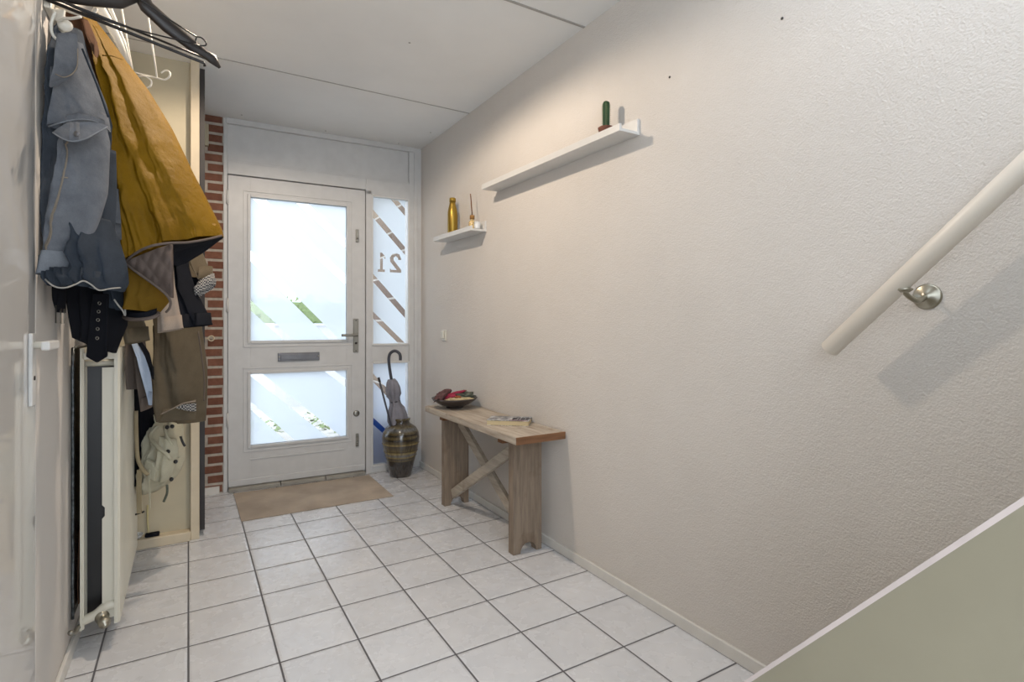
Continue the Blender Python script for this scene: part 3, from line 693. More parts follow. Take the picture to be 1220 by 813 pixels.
mesh_obj('sleeve_seam', c.line([(.42, .49), (.54, .49)], .002, 5), M['stitch'], so, smooth=True)
cl('cuff', J, M['denim_light'], [(55, 300, 1.485, 88, 301, 1.525, .08), (52, 314, 1.485, 86, 315, 1.525, .085), (48.5, 328, 1.485, 84.5, 326, 1.525, .085)], folds=1, amp=.002, wr=.003, seed=4, n=10)
cl('inner_cuff', J, M['denim_dark'], [(54, 324, 1.47, 82, 322, 1.51, .06), (54, 332, 1.47, 86, 330, 1.505, .07), (60, 341, 1.475, 88, 340, 1.51, .05)], folds=3, amp=.010, seed=6, n=12)
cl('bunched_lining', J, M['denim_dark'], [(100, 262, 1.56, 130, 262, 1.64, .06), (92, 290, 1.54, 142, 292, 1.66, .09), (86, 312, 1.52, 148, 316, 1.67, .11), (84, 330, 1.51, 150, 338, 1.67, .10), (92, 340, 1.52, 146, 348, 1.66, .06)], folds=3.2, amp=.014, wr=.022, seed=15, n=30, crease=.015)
ln('frayed_hem', J, M['fray'], [at(50, 328, 1.465), at(57, 336, 1.455), at(66, 342, 1.455), at(78, 343, 1.47), at(90, 339, 1.50), at(99, 335, 1.52), at(108, 339, 1.535), at(118, 346, 1.55), at(132, 344, 1.60), at(145, 343, 1.66)], .0022)
cl('hem_band', J, M['denim_light'], [(84, 329, 1.53, 104, 333, 1.56, .03), (86, 335, 1.52, 106, 338, 1.56, .035), (96, 339, 1.53, 112, 345, 1.57, .02)], folds=2, amp=.004, seed=7, n=8)
cl('yoke', J, M['denim'], [(78, 50, 1.575, 98, 52, 1.63, .03), (74, 80, 1.55, 105, 78, 1.64, .05), (66, 115, 1.53, 117, 110, 1.66, .07), (60, 140, 1.52, 127, 138, 1.68, .08), (58, 151, 1.52, 131, 155, 1.69, .07)], folds=1.5, amp=.006, wr=.006, seed=14, n=40, crease=.007)
cl('collar', J, M['denim'], [(69, 42, 1.53, 91, 40, 1.56, .02), (67, 60, 1.50, 93, 60, 1.55, .03), (65, 80, 1.49, 92, 80, 1.54, .03), (61, 96, 1.49, 84, 90, 1.53, .025), (60, 104, 1.495, 72, 99, 1.52, .012)], folds=1, amp=.003, wr=.004, seed=8, n=16)
ln('collar_stitching', J, M['stitch'], [at(92.5, 58, 1.525), at(92, 78, 1.52), at(86, 88, 1.50), at(76, 92, 1.475), at(66, 88, 1.47)], .0014)
pf, c = cl('pocket_flap', J, M['denim'], [(80, 147, 1.475, 112, 146, 1.52, .02), (64, 157, 1.44, 128, 150, 1.55, .03), (72, 164, 1.43, 112, 161, 1.50, .03), (82, 168.5, 1.43, 95, 168, 1.455, .015)], folds=1, amp=.002, wr=.003, seed=9, n=12)
ln('flap_piping', J, M['denim_light'], [at(63, 158, 1.43), at(74, 165, 1.415), at(86, 168.5, 1.415), at(100, 166, 1.44), at(112, 160, 1.48), at(128, 151, 1.54)], .002)
lt('flap_button', [(.007, 0), (.008, .003), (.003, .005)], at(92, 160, 1.420), M['steelgrey'], pf, 14, axis=-FWD)
ln('yoke_seam', J, M['denim_light'], [at(58, 151, 1.485), at(70, 147, 1.475), at(88, 143, 1.50), at(105, 143, 1.545), at(121, 148, 1.60), at(131, 157, 1.66)], .0022)
ln('shoulder_seam', J, M['denim_dark'], [at(98, 58, 1.585), at(106, 78, 1.60), at(118, 108, 1.63), at(129, 140, 1.66)], .003)
# shoulder buckle strap
B = thing('buckled_strap', 'short black strap with a double metal buckle hanging against the left wall', 'strap', at(72, 344, 1.6))
cl('webbing', B, M['black_cloth'], [(66, 340, 1.60, 78, 340, 1.62, .03), (66, 358, 1.60, 78, 358, 1.62, .03), (69, 372, 1.60, 78, 373, 1.62, .02)], folds=2, amp=.004, seed=3, n=8)
ln('buckle_ring', B, M['inox'], [at(66.5, 364, 1.59), at(66.5, 385, 1.59), at(72, 385, 1.59), at(72, 370, 1.59)], .0018, 0)
ln('buckle_ring', B, M['inox'], [at(72.5, 368, 1.6), at(72.5, 385.5, 1.6), at(76.5, 385.5, 1.6), at(76.5, 368, 1.6)], .0018, 0)

# --- brown cloth between denim and mustard
t = thing('brown_suede_jacket', 'brown suede jacket squeezed between the denim and mustard jackets', 'jacket', at(100, 25, 1.75))
cl('jacket_body', t, M['brown'], [(80, 17, 1.73, 104, 18, 1.76, .05), (84, 30, 1.73, 112, 32, 1.78, .07), (92, 60, 1.74, 119, 62, 1.80, .08), (98, 110, 1.76, 128, 110, 1.84, .08), (104, 200, 1.78, 140, 200, 1.86, .08), (110, 300, 1.80, 146, 300, 1.88, .07)], folds=3, amp=.012, seed=11)
cl('collar', t, M['brown'], [(98, 22, 1.69, 104, 24, 1.71, .02), (102, 40, 1.69, 111, 42, 1.72, .03), (109, 58, 1.69, 116, 60, 1.71, .02), (112, 66, 1.69, 115, 68, 1.71, .01)], folds=1, amp=.004, seed=12, n=10)

# --- mustard jacket
Yj = thing('mustard_jacket', 'mustard yellow jacket with quilted grey lining folded back at the hem', 'jacket', at(115, 20, 1.78))
o, c = cl('jacket_body', Yj, M['yellow'], [(105, 18, 1.74, 109, 19, 1.78, .03), (115, 42, 1.75, 127, 42, 1.80, .06), (121, 70, 1.76, 146, 69, 1.84, .10), (123, 104, 1.77, 173, 104, 1.88, .13), (127, 150, 1.78, 201, 150, 1.92, .16),
    (134, 200, 1.79, 226, 202, 1.95, .18), (139, 240, 1.79, 246, 240, 1.98, .18), (144, 277, 1.79, 262, 272, 2.0, .17), (149, 312, 1.79, 264.5, 281, 2.0, .15)], folds=3.5, amp=.012, wr=.013, seed=21, n=90, seg=180, gather=(13, .006), crease=.009)
cl('shoulder_panel', Yj, M['yellow'], [(124, 78, 1.70, 150, 80, 1.77, .02), (128, 110, 1.69, 160, 110, 1.78, .04), (134, 150, 1.69, 172, 150, 1.79, .05), (140, 210, 1.69, 176, 210, 1.78, .05), (147, 270, 1.70, 172, 262, 1.77, .03), (150, 300, 1.71, 166, 288, 1.76, .01)], folds=1.2, amp=.006, wr=.010, seed=22, n=40, hollow=False) if False else None
ln('hem_piping', Yj, M['piping'], [at(149, 313, 1.76), at(160, 303, 1.735), at(178, 294, 1.72), at(200, 290, 1.75), at(224, 289, 1.81), at(248, 285, 1.90), at(264, 281, 1.99)], .0042)
ln('sleeve_seam', Yj, M['yellow_dark'], [at(122, 66, 1.71), at(134, 67, 1.71), at(146, 71, 1.77)], .0016)
# dark underside of the flared hem
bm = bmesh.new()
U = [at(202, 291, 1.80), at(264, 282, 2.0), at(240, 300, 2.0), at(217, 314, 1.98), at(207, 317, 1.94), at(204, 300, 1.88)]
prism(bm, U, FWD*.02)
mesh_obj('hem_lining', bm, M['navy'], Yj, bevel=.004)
# turned back quilted lining
def quilt():
    bm = bmesh.new(); n = 40
    def P(a, b):
        # a along the top (left->right), b downwards
        L = Vector((149+(181-149)*0, 0, 0))
        top = Vector((149+(203-149)*a, 313-(313-291)*a**.8, 0)); bot = Vector((150+(204-150)*a, 315+(355-315)*a**1.05, 0))
        p = top.lerp(bot, b); f = 1.755+.03*a-.03*math.sin(math.pi*b)*a
        q = abs(math.sin((a*54+b*40*a)/5.2))*abs(math.sin((a*54-b*40*a)/5.2))
        return at(p.x, p.y, f-.007*q)
    g = [[bm.verts.new(P(i/n, j/n)) for j in range(n+1)] for i in range(n+1)]
    h = [[bm.verts.new(P(i/n, j/n)+FWD*.014) for j in range(n+1)] for i in range(n+1)]
    for i in range(n):
        for j in range(n):
            bm.faces.new([g[i][j], g[i+1][j], g[i+1][j+1], g[i][j+1]]); bm.faces.new([h[i][j], h[i][j+1], h[i+1][j+1], h[i+1][j]])
    for i in range(n):
        bm.faces.new([g[i][0], h[i][0], h[i+1][0], g[i+1][0]]); bm.faces.new([g[i][n], g[i+1][n], h[i+1][n], h[i][n]])
        bm.faces.new([g[0][i], g[0][i+1], h[0][i+1], h[0][i]]); bm.faces.new([g[n][i], h[n][i], h[n][i+1], g[n][i+1]])
    bmesh.ops.remove_doubles(bm, verts=bm.verts, dist=1e-4)
    return bm
mesh_obj('quilted_lining', quilt(), M['quilt'], Yj, smooth=True)
ln('lining_piping', Yj, M['piping'], [at(149, 314, 1.745), at(165, 326, 1.735), at(182, 338, 1.74), at(197, 350, 1.75), at(203, 359, 1.76), at(202, 367, 1.77), at(198, 372, 1.78)], .0040)
cl('lower_sleeve', Yj, M['yellow_dark'], [(150, 308, 1.81, 200, 308, 1.87, .07), (151, 330, 1.80, 203, 345, 1.87, .09), (150, 352, 1.80, 200, 360, 1.86, .09), (150, 368, 1.80, 190, 372, 1.85, .08)], folds=1.5, amp=.006, seed=24, n=30, crease=.012)
# cuff ring of the sleeve
bm = bmesh.new(); ring = [at(168+20.5*math.cos(a), 375.5+5.2*math.sin(a)+1.5*math.cos(a)*-1, 1.83-.045*math.sin(a)) for a in [2*math.pi*k/32 for k in range(33)]]
tube(bm, ring, .0062, 8, caps=False); mesh_obj('sleeve_cuff', bm, M['piping'], Yj, smooth=True)
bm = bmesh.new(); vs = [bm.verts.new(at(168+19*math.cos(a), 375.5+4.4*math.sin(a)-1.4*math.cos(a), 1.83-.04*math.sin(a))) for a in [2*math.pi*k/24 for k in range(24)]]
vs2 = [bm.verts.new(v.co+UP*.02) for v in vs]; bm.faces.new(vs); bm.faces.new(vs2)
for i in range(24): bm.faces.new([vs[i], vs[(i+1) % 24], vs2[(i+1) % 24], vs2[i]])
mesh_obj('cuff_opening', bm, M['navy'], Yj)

# --- black coat with the eyelet belt
K = thing('black_coat', 'black coat under the denim jacket with its eyelet belt hanging down', 'coat', at(115, 340, 1.86))
cl('coat_body', K, M['black_cloth'], [(76, 40, 1.68, 92, 40, 1.74, .03), (78, 180, 1.68, 132, 180, 1.82, .04), (78, 300, 1.68, 148, 300, 1.83, .05), (80, 350, 1.69, 151, 352, 1.84, .08), (86, 385, 1.72, 150, 388, 1.84, .09), (89, 402, 1.73, 142, 408, 1.84, .08), (108, 410, 1.80, 138, 421, 1.86, .05)], folds=3, amp=.012, seed=31)
bm = bmesh.new(); prism(bm, [at(109.6, 350, 1.72), at(128, 350, 1.74), at(127, 390, 1.75), at(126.4, 425, 1.76), at(114.4, 432.5, 1.75), at(101.8, 425.5, 1.74), at(106, 380, 1.73)], FWD*.010)
be = mesh_obj('belt', bm, M['black_cloth'], K, bevel=.003)
for x, y in ((118.5, 361.5), (117.5, 371.3), (116.7, 381.4), (116.3, 392), (115.8, 403.1)):
    bm = bmesh.new(); c0 = at(x, y, 1.725)
    tube(bm, [c0+RGT*(.0046*math.cos(a))+UP*(.0046*math.sin(a)) for a in [2*math.pi*k/14 for k in range(15)]], .0014, 6, caps=False, flatdir=FWD); mesh_obj('eyelet', bm, M['inox'], be, smooth=True)
ln('belt_edge', K, M['navy'], [at(127.6, 352, 1.735), at(126.8, 390, 1.745), at(126, 425, 1.755)], .0018)

# --- dark blue jeans scrap, right of denim, with pale seam
t = thing('dark_jeans', 'dark blue jeans with a frayed seam hanging beside the mustard sleeve', 'jeans', at(145, 300, 1.85))
cl('jeans_leg', t, M['denim_dark'], [(122, 200, 1.79, 140, 200, 1.83, .05), (124, 290, 1.78, 147, 290, 1.82, .07), (124, 330, 1.78, 150, 330, 1.82, .07), (130, 352, 1.78, 150, 356, 1.82, .06), (136, 366, 1.79, 149, 371, 1.82, .04)], folds=2, amp=.010, seed=35, n=20)
ln('frayed_seam', t, M['fray'], [at(136, 357, 1.74), at(141, 364, 1.745), at(146, 370, 1.76), at(149, 376, 1.77), at(149, 368, 1.77)], .0026)

# --- brown sleeve end and grey coat with a painted highlight edge
t = thing('brown_sleeved_coat', 'dark brown coat whose sleeve end shows below the mustard cuff', 'coat', at(160, 385, 2.0))
cl('coat_body', t, M['brown'], [(106, 60, 1.88, 120, 60, 1.94, .03), (128, 260, 1.94, 165, 260, 2.0, .05), (132, 340, 1.94, 170, 340, 2.0, .06), (138, 372, 1.93, 172, 374, 1.98, .07)], folds=2, amp=.008, seed=40, n=16)
cl('sleeve', t, M['olive'], [(146, 372, 1.93, 168, 374, 1.98, .06), (148, 390, 1.92, 171, 386, 1.97, .07), (149, 402, 1.92, 175, 397, 1.97, .07), (151, 411, 1.92, 177, 405, 1.97, .065)], folds=1, amp=.005, seed=41, n=12)
G = thing('taupe_coat', 'taupe coat with a pale blue highlight painted along its edge, draped over the far end of the radiator', 'coat', at(165, 420, 2.15))
cl('coat_body', G, M['taupe'], [(112, 70, 1.98, 128, 70, 2.04, .03), (140, 300, 2.06, 168, 300, 2.14, .05), (148, 380, 2.07, 168, 380, 2.14, .06), (152, 415, 2.06, 172, 415, 2.14, .07), (153, 440, 2.06, 178, 440, 2.14, .08), (153, 463, 2.06, 180, 463, 2.14, .08)], folds=1.5, amp=.010, seed=43, n=24)
cl('front_flap', G, M['taupe'], [(160, 425, 2.04, 176, 430, 2.10, .03), (163, 455, 2.03, 180, 458, 2.10, .04), (166, 478, 2.03, 181, 478, 2.10, .04), (167.5, 491, 2.03, 180.5, 485, 2.10, .03)], folds=1, amp=.005, seed=44, n=16)
cl('highlight_edge', G, M['blue_highlight'], [(157, 408, 2.02, 163, 409, 2.05, .015), (164, 425, 2.03, 172, 425, 2.06, .02), (169, 445, 2.03, 178.5, 445, 2.07, .025), (174, 465, 2.04, 181, 465, 2.07, .02), (178, 482, 2.05, 181, 483, 2.07, .01)], folds=1.5, amp=.004, seed=45, n=18)  # blue-white highlight along the coat edge, put in as pale cloth colour
cl('dark_edge', G, M['navy'], [(163, 405, 2.06, 167, 406, 2.1, .02), (171, 420, 2.07, 177, 421, 2.1, .02), (177, 438, 2.07, 181, 439, 2.1, .02), (181, 452, 2.08, 183, 453, 2.1, .01)], folds=1, amp=.003, seed=46, n=12)

# --- trench with checked lining, navy hood, olive sleeve, beige cuff
T = thing('olive_trench_coat', 'long olive brown coat with checked lining at its turned hem', 'coat', at(215, 400, 2.45))
cl('coat_body', T, M['olive'], [(118, 60, 2.22, 136, 62, 2.30, .04), (140, 130, 2.30, 176, 130, 2.40, .06), (160, 220, 2.34, 205, 220, 2.45, .08), (182, 310, 2.38, 234, 310, 2.52, .10), (187, 390, 2.38, 239, 390, 2.52, .12), (185, 440, 2.38, 245, 440, 2.53, .14), (186, 470, 2.38, 245, 475, 2.53, .14), (190, 500, 2.38, 243.5, 502, 2.53, .13)], folds=1.6, amp=.014, seed=51, n=50, crease=.012, seg=80)
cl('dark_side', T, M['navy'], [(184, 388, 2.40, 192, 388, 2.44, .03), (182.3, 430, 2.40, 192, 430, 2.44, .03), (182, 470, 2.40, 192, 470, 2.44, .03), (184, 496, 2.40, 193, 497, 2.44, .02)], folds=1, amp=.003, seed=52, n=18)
fl, c = cl('turned_hem', T, M['olive'], [(208, 484, 2.29, 233, 476, 2.36, .01), (194, 494, 2.27, 234, 486, 2.36, .02), (190, 502, 2.28, 234, 500, 2.36, .02)], folds=1, amp=.003, seed=53, n=10)
bm = bmesh.new(); prism(bm, [at(209, 486.5, 2.262), at(217, 482.5, 2.27), at(233, 480.5, 2.31), at(233, 490.5, 2.31), at(224, 490, 2.29)], FWD*.006); mesh_obj('checked_lining', bm, M['check'], T)
ln('front_seam', T, M['taupe'], [at(236, 395, 2.38), at(241, 430, 2.40), at(243.5, 452, 2.42), at(243, 478, 2.42)], .0035)
ln('hem_edge', T, M['beigecuff'], [at(191.5, 494, 2.255), at(206, 487, 2.25), at(218, 481, 2.262), at(233, 478, 2.30)], .0022)
H = thing('navy_jacket', 'dark navy jacket sleeve hanging open below the mustard jacket', 'jacket', at(225, 320, 2.2))
cl('jacket_body', H, M['navy'], [(126, 74, 2.1, 142, 74, 2.15, .04), (165, 200, 2.15, 205, 200, 2.2, .05), (195, 280, 2.16, 222, 280, 2.2, .06), (204, 318, 2.15, 224, 319, 2.2, .07), (206, 345, 2.13, 231, 345, 2.2, .09), (212, 370, 2.13, 244, 370, 2.21, .10), (218, 391, 2.13, 252, 387, 2.22, .10)], folds=1.7, amp=.014, seed=55, n=30, crease=.015)
S = thing('waxed_jacket', 'olive jacket sleeve with a checked cuff against the brick strip', 'jacket', at(240, 305, 2.35))
cl('sleeve', S, M['olive'], [(126, 72, 2.2, 142, 72, 2.25, .04), (190, 240, 2.26, 225, 240, 2.3, .05), (222, 300, 2.26, 240, 300, 2.32, .06), (229, 318, 2.25, 247, 318, 2.32, .07), (238, 334, 2.25, 253, 331, 2.32, .07)], folds=1.3, amp=.007, seed=56, n=20)
cl('inner_sleeve', S, M['navy'], [(222, 330, 2.26, 238, 331, 2.3, .05), (226, 342, 2.26, 240, 343, 2.3, .05), (232, 352, 2.26, 240, 350, 2.3, .03)], folds=1, amp=.005, seed=57, n=10)
def band(name, pts, w, th, mat, parent, sm=6, wd=UP):
    P = smooth_path(pts, sm); bm = bmesh.new(); prev = None; wd = Vector(wd)
    for i, p in enumerate(P):
        ww = w[min(len(w)-1, int(i/len(P)*len(w)))] if isinstance(w, (list, tuple)) else w
        q = [bm.verts.new(p+wd*ww/2-FWD*th/2), bm.verts.new(p-wd*ww/2-FWD*th/2), bm.verts.new(p-wd*ww/2+FWD*th/2), bm.verts.new(p+wd*ww/2+FWD*th/2)]
        if prev:
            for k in range(4): bm.faces.new([prev[k], prev[(k+1) % 4], q[(k+1) % 4], q[k]])
        else: bm.faces.new(q)
        prev = q
    bm.faces.new(prev[::-1]); return mesh_obj(name, bm, mat, parent, smooth=False)
cl('checked_cuff', S, M['check'], [(231, 345, 2.20, 254, 329, 2.26, .05), (232, 350, 2.20, 257, 333, 2.26, .055), (233, 355, 2.20, 256.5, 339, 2.26, .05)], folds=1, amp=.003, wr=.004, seed=58, n=8)
bc = thing('beige_shirt', 'beige shirt cuff peeking out between the mustard and navy sleeves', 'shirt', at(200, 355, 2.0))
cl('sleeve', bc, M['beigecuff'], [(128, 80, 1.96, 140, 80, 2.0, .03), (170, 220, 1.98, 190, 220, 2.02, .04), (188, 300, 1.98, 204, 300, 2.02, .04), (190, 340, 1.97, 207, 340, 2.02, .05), (188, 370, 1.97, 212, 370, 2.02, .06), (188, 397, 1.97, 217, 391, 2.02, .065)], folds=1.4, amp=.006, seed=60, n=24)

# --- backpack and black bag
P = thing('cream_backpack', 'cream canvas backpack with dangling straps hanging low beside the cupboard', 'backpack', at(195, 505, 2.6))
f = 2.66
cl('pack_body', P, M['pack'], [(186, 400, f, 196, 400, f, .03), (184, 480, f-.02, 205, 480, f, .08), (183, 502, f-.05, 214, 506, f, .14), (178, 520, f-.06, 216, 532, f, .17), (177, 545, f-.08, 215, 552, f, .18), (170, 565, f-.08, 210, 566, f-.02, .17), (169, 580, f-.08, 200, 577, f-.04, .13), (174, 586, f-.08, 188, 585, f-.05, .06)], folds=2, amp=.016, wr=.018, seed=71, n=44, seg=80, hollow=False, crease=.03)
cl('front_pocket', P, M['pack'], [(190, 520, f-.16, 210, 524, f-.12, .03), (188, 538, f-.18, 212, 540, f-.13, .06), (185, 560, f-.17, 206, 562, f-.13, .06), (184, 574, f-.15, 200, 573, f-.12, .03)], folds=1.2, amp=.008, wr=.01, seed=72, n=16, hollow=False)
ln('carry_strap', P, M['pack'], [at(188, 508, f-.12), at(179, 520, f-.15), at(188, 533, f-.19), at(199, 542, f-.2), at(203, 547, f-.18)], .009)
ln('carry_strap', P, M['pack'], [at(196, 508, f-.12), at(199, 520, f-.15), at(205, 530, f-.14), at(213, 545, f-.10)], .007)
ln('shoulder_strap', P, M['strap'], [at(162, 490, 2.44), at(162.5, 520, 2.44), at(164, 545, 2.43), at(169, 558, 2.42), at(176, 566, 2.42)], .009)
band('hanging_strap', [at(166, 560, 2.45), at(165.5, 585, 2.45), at(166, 612, 2.45)], .022, .003, M['strap'], P, 4, wd=RGT)
bx2 = bmesh.new(); prism(bx2, [at(161, 612.5, 2.45), at(170.5, 609.5, 2.45), at(170.5, 611.5, 2.45), at(161, 614.5, 2.45)], FWD*.01); mesh_obj('strap_buckle', bx2, M['black'], P)
bm = bmesh.new(); prism(bm, [at(176, 560, 2.45), at(178.5, 560, 2.45), at(178.8, 606, 2.45), at(178, 606, 2.45)], FWD*.004); mesh_obj('hanging_strap', bm, M['pack'], P)
for (x, y) in ((201, 538), (210, 550), (205, 571), (200, 509), (206, 508)):
    lt('buckle', [(.008, 0), (.010, .006), (.006, .012)], at(x, y, f-.17), M['black'], P, 10, axis=-FWD)
tb('strap_end', [at(199, 578, f-.1), at(199, 588, f-.1), at(195, 598, f-.1)], .006, M['moss'], P, 6, 4)
tb('toggle', [at(215, 520, f-.05), at(218, 528, f-.05), at(220.5, 532, f-.05)], .006, M['black'], P, 6, 4)
bm = bmesh.new(); prism(bm, [at(174, 548, 2.47), at(181, 552, 2.47), at(186, 562, 2.47), at(183, 574, 2.47), at(178, 570, 2.47), at(171, 556, 2.47)], FWD*.02); mesh_obj('side_flap', bm, M['pack'], P, bevel=.004)
t = thing('black_bag', 'black cloth bag hanging behind the cream backpack', 'bag', at(172, 490, 2.6))
cl('bag_body', t, M['black_cloth'], [(160, 440, 2.48, 188, 440, 2.56, .05), (160, 490, 2.5, 187, 490, 2.58, .06), (159, 530, 2.5, 184, 530, 2.6, .06), (160, 560, 2.5, 180, 560, 2.6, .05), (162, 578, 2.5, 176, 578, 2.6, .04)], folds=2, amp=.006, seed=75, n=20, hollow=False)
# odds on the cupboard's base rail
kx = Vector((-.16, 3.43, .053))
t = thing('key_fob', 'small dark fob with a pale yellow cord lying on the cream base rail', 'key fob', kx)
bm = bmesh.new(); box(bm, kx+Vector((-.035, -.022, 0)), kx+Vector((.03, .018, .016))); mesh_obj('fob', bm, M['navy'], t, bevel=.006)
tb('cord', [kx+Vector((-.02, .01, .012)), kx+Vector((-.025, .015, .10)), kx+Vector((-.024, .015, .16))], .004, M['cord'], t, 8, 5)
bw_ = lt('shallow_dish', [(.018, 0), (.03, .008), (.04, .024), (.037, .024), (.026, .010), (0, .006)], (-.24, 3.425, .052), M['whiteglass'], None, 24, close_top=False)
rebase(bw_, (-.24, 3.425, .052)); tag(bw_, 'small pale dish on the cream base rail by the radiator', 'dish')

# ------------------------------------------------------------------ bench
def bench():
    zt = .63
    t = thing('wooden_bench', 'weathered wooden bench with crossed braces against the right wall', 'bench', (1.475, 2.8, 0))
    b = bx('seat_plank', (1.335, 2.205, zt-.038), (1.625, 3.36, zt), M['bench'], t, .004)
    bx('end_strip', (1.336, 2.200, zt-.037), (1.624, 2.206, zt-.001), M['bench_end'], t, .001)
    for y in (2.345, 3.20):
        bm = bmesh.new(); x0, x1 = 1.405, 1.578; cx = (x0+x1)/2+.005
        pts = [(x0, y, 0), (cx-.048, y, 0)]+[(cx-.048*math.cos(a), y, .05*math.sin(a)) for a in [math.pi*k/12 for k in range(1, 12)]]+[(cx+.048, y, 0), (x1, y, 0), (x1, y, zt-.038), (x0, y, zt-.038)]
        prism(bm, pts, (0, .05, 0)); mesh_obj('leg', bm, M['benchleg'], t, bevel=.003)
    for y in (2.396, 3.15):
        bx('batten', (1.37, y, zt-.07), (1.60, y+.049, zt-.038), M['bench_end'], t, .002)
    def brace(x, a, b):
        bm = bmesh.new(); a = Vector((x, *a)); b = Vector((x, *b)); d = (b-a).normalized(); n = Vector((0, -d.z, d.y))*.029
        prism(bm, [a-n, b-n, b+n, a+n], (.026, 0, 0)); return mesh_obj('cross_brace', bm, M['brace'], t, bevel=.003)
    brace(1.45, (3.195, .075), (2.40, .535)); brace(1.50, (3.195, .535), (2.40, .075))
    for (y, z) in ((2.344, .56),): lt('nail', [(.004, 0), (.003, .001)], (1.45, y, z), M['inox'], t, 8, axis=(0, -1, 0))
bench()
def bowl():
    c = Vector((1.468, 3.185, .63))
    t = thing('bowl', 'shallow dark stoneware bowl of dried petals on the far end of the bench', 'bowl', c)
    prof = [(.052, 0), (.056, .004), (.054, .012), (.075, .018), (.11, .034), (.138, .055), (.148, .066), (.144, .067), (.13, .056), (.10, .036), (.05, .022), (.001, .02)]
    lt('bowl_shell', prof, c, M['bowl'], t, 48, close_top=True)
    random.seed(11)
    def blob(name, label, loc, size, mat, rot=(0, 0, 0), rough=.25, cat='dried leaf', seed=0):
        bm = bmesh.new(); bmesh.ops.create_icosphere(bm, subdivisions=3, radius=1)
        for v in bm.verts:
            v.co *= 1+rough*noise.noise(v.co*2.3+Vector((seed, seed*2, 0)))*1.6
            v.co = Vector((v.co.x*size[0], v.co.y*size[1], v.co.z*size[2]))
        from mathutils import Euler
        bmesh.ops.rotate(bm, verts=bm.verts, cent=(0, 0, 0), matrix=Euler(rot).to_matrix())
        o = mesh_obj(name, bm, mat, smooth=True); o.location = c+Vector(loc)
        return tag(o, label, cat, 'dried petals in the bowl')
    blob('dried_pod', 'long crimson dried pod lying highest across the bowl', (.0, .01, .088), (.075, .014, .011), M['crimson'], (0, -.28, -.4), .3, 'dried pod', 1)
    blob('dried_pod', 'short dark crimson pod at the left middle of the bowl', (-.045, -.01, .072), (.05, .022, .014), M['crimson'], (0, -.2, -.5), .4, 'dried pod', 2)
    blob('dried_leaf', 'large mauve brown leaf at the left rim of the bowl', (-.095, .0, .078), (.045, .03, .020), M['mauve'], (.3, -.5, -.3), .6, seed=3)
    blob('dried_leaf', 'upright mauve brown leaf behind the crimson pods', (-.055, .04, .088), (.045, .02, .024), M['mauve'], (.4, -.2, .2), .6, seed=4)
    blob('dried_moss', 'grey green tuft of dried moss at the right of the bowl', (.065, -.01, .078), (.05, .045, .018), M['moss'], (0, .05, 0), .9, 'dried moss', 5)
    blob('dried_moss', 'small grey green moss tuft near the wall side rim', (.10, .03, .072), (.028, .03, .014), M['moss'], (0, .1, 0), .9, 'dried moss', 6)
    blob('dried_slice', 'pale dried fruit slice at the front right rim of the bowl', (.045, -.075, .064), (.055, .03, .008), M['slice'], (.1, .05, -.5), .3, 'dried slice', 7)
    blob('dried_slice', 'pale dried fruit slice at the front middle of the bowl', (-.02, -.085, .062), (.04, .028, .009), M['slice'], (.12, 0, -.5), .3, 'dried slice', 8)
    blob('dried_peel', 'orange brown curl of dried peel at the centre of the bowl', (.005, -.05, .070), (.028, .02, .012), M['orange'], (.2, .3, .4), .5, 'dried peel', 9)
    blob('dried_slice', 'pale dried fruit slice buried deepest in the bowl centre', (.0, .0, .055), (.085, .08, .02), M['slice'], (0, 0, 0), .2, 'dried slice', 10)
bowl()
def book():
    a = Vector((1.364, 2.555, .63)); u = Vector((.766, -.643, 0)); v = Vector((.643, .766, 0)); L, Wd, Hh = .228, .138, .027
    t = thing('book', 'paperback with a grey and white photo cover on the bench', 'book', a)
    def bb(name, l0, l1, w0, w1, z0, z1, mat):
        bm = bmesh.new(); p = a+UP*z0; prism(bm, [p+u*l0+v*w0, p+u*l1+v*w0, p+u*l1+v*w1, p+u*l0+v*w1], (0, 0, z1-z0)); return mesh_obj(name, bm, mat, t)
    bb('pages', .002, L-.003, .002, Wd-.004, .0015, Hh-.0015, M['paper']); bb('back_cover', 0, L, 0, Wd, 0, .0015, M['cover'])
    fc = bb('front_cover', 0, L, 0, Wd, Hh-.0015, Hh, M['cover']); bb('spine', 0, L, Wd-.003, Wd, 0, Hh, M['cover'])
    # lettering blocks of the illegible title
    for i, (l0, l1) in enumerate(((.132, .158), (.162, .172), (.178, .200), (.203, .220))):
        for k in range(2): bb('title_mark', l0+(.0 if k else .002), l0+(l1-l0)*.35+(l1-l0)*.6*k, .03, .10, Hh, Hh+.0004, M['ink'])
    bb('title_rule', .12, .222, .014, .02, Hh, Hh+.0004, M['crimson'])
book()

# ------------------------------------------------------------------ vase, umbrella, stick
VC = Vector((1.405, 4.035, 0))
vz = thing('floor_vase', 'tall dark glazed vase with ochre bands in the corner by the door', 'vase', VC)
vp = [(.078, 0), (.082, .004), (.088, .04), (.104, .11), (.126, .19), (.139, .255), (.142, .295), (.136, .335), (.115, .372), (.088, .393), (.070, .402), (.066, .415), (.070, .428), (.074, .434), (.074, .442), (.068, .445), (.060, .44), (.058, .41), (.07, .39), (.11, .36), (.128, .30), (.11, .2), (.08, .06), (.0, .05)]
lt('vase_body', vp, VC, M['vase'], vz, 56, close_top=False)
for z, r in ((.16, .1195), (.195, .1285), (.255, .1405)):
    bm = bmesh.new(); tube(bm, [VC+Vector((r*math.cos(a), r*math.sin(a), z)) for a in [2*math.pi*k/48 for k in range(49)]], .0018, 6, caps=False); mesh_obj('raised_ring', bm, M['vase'], vz, smooth=True)
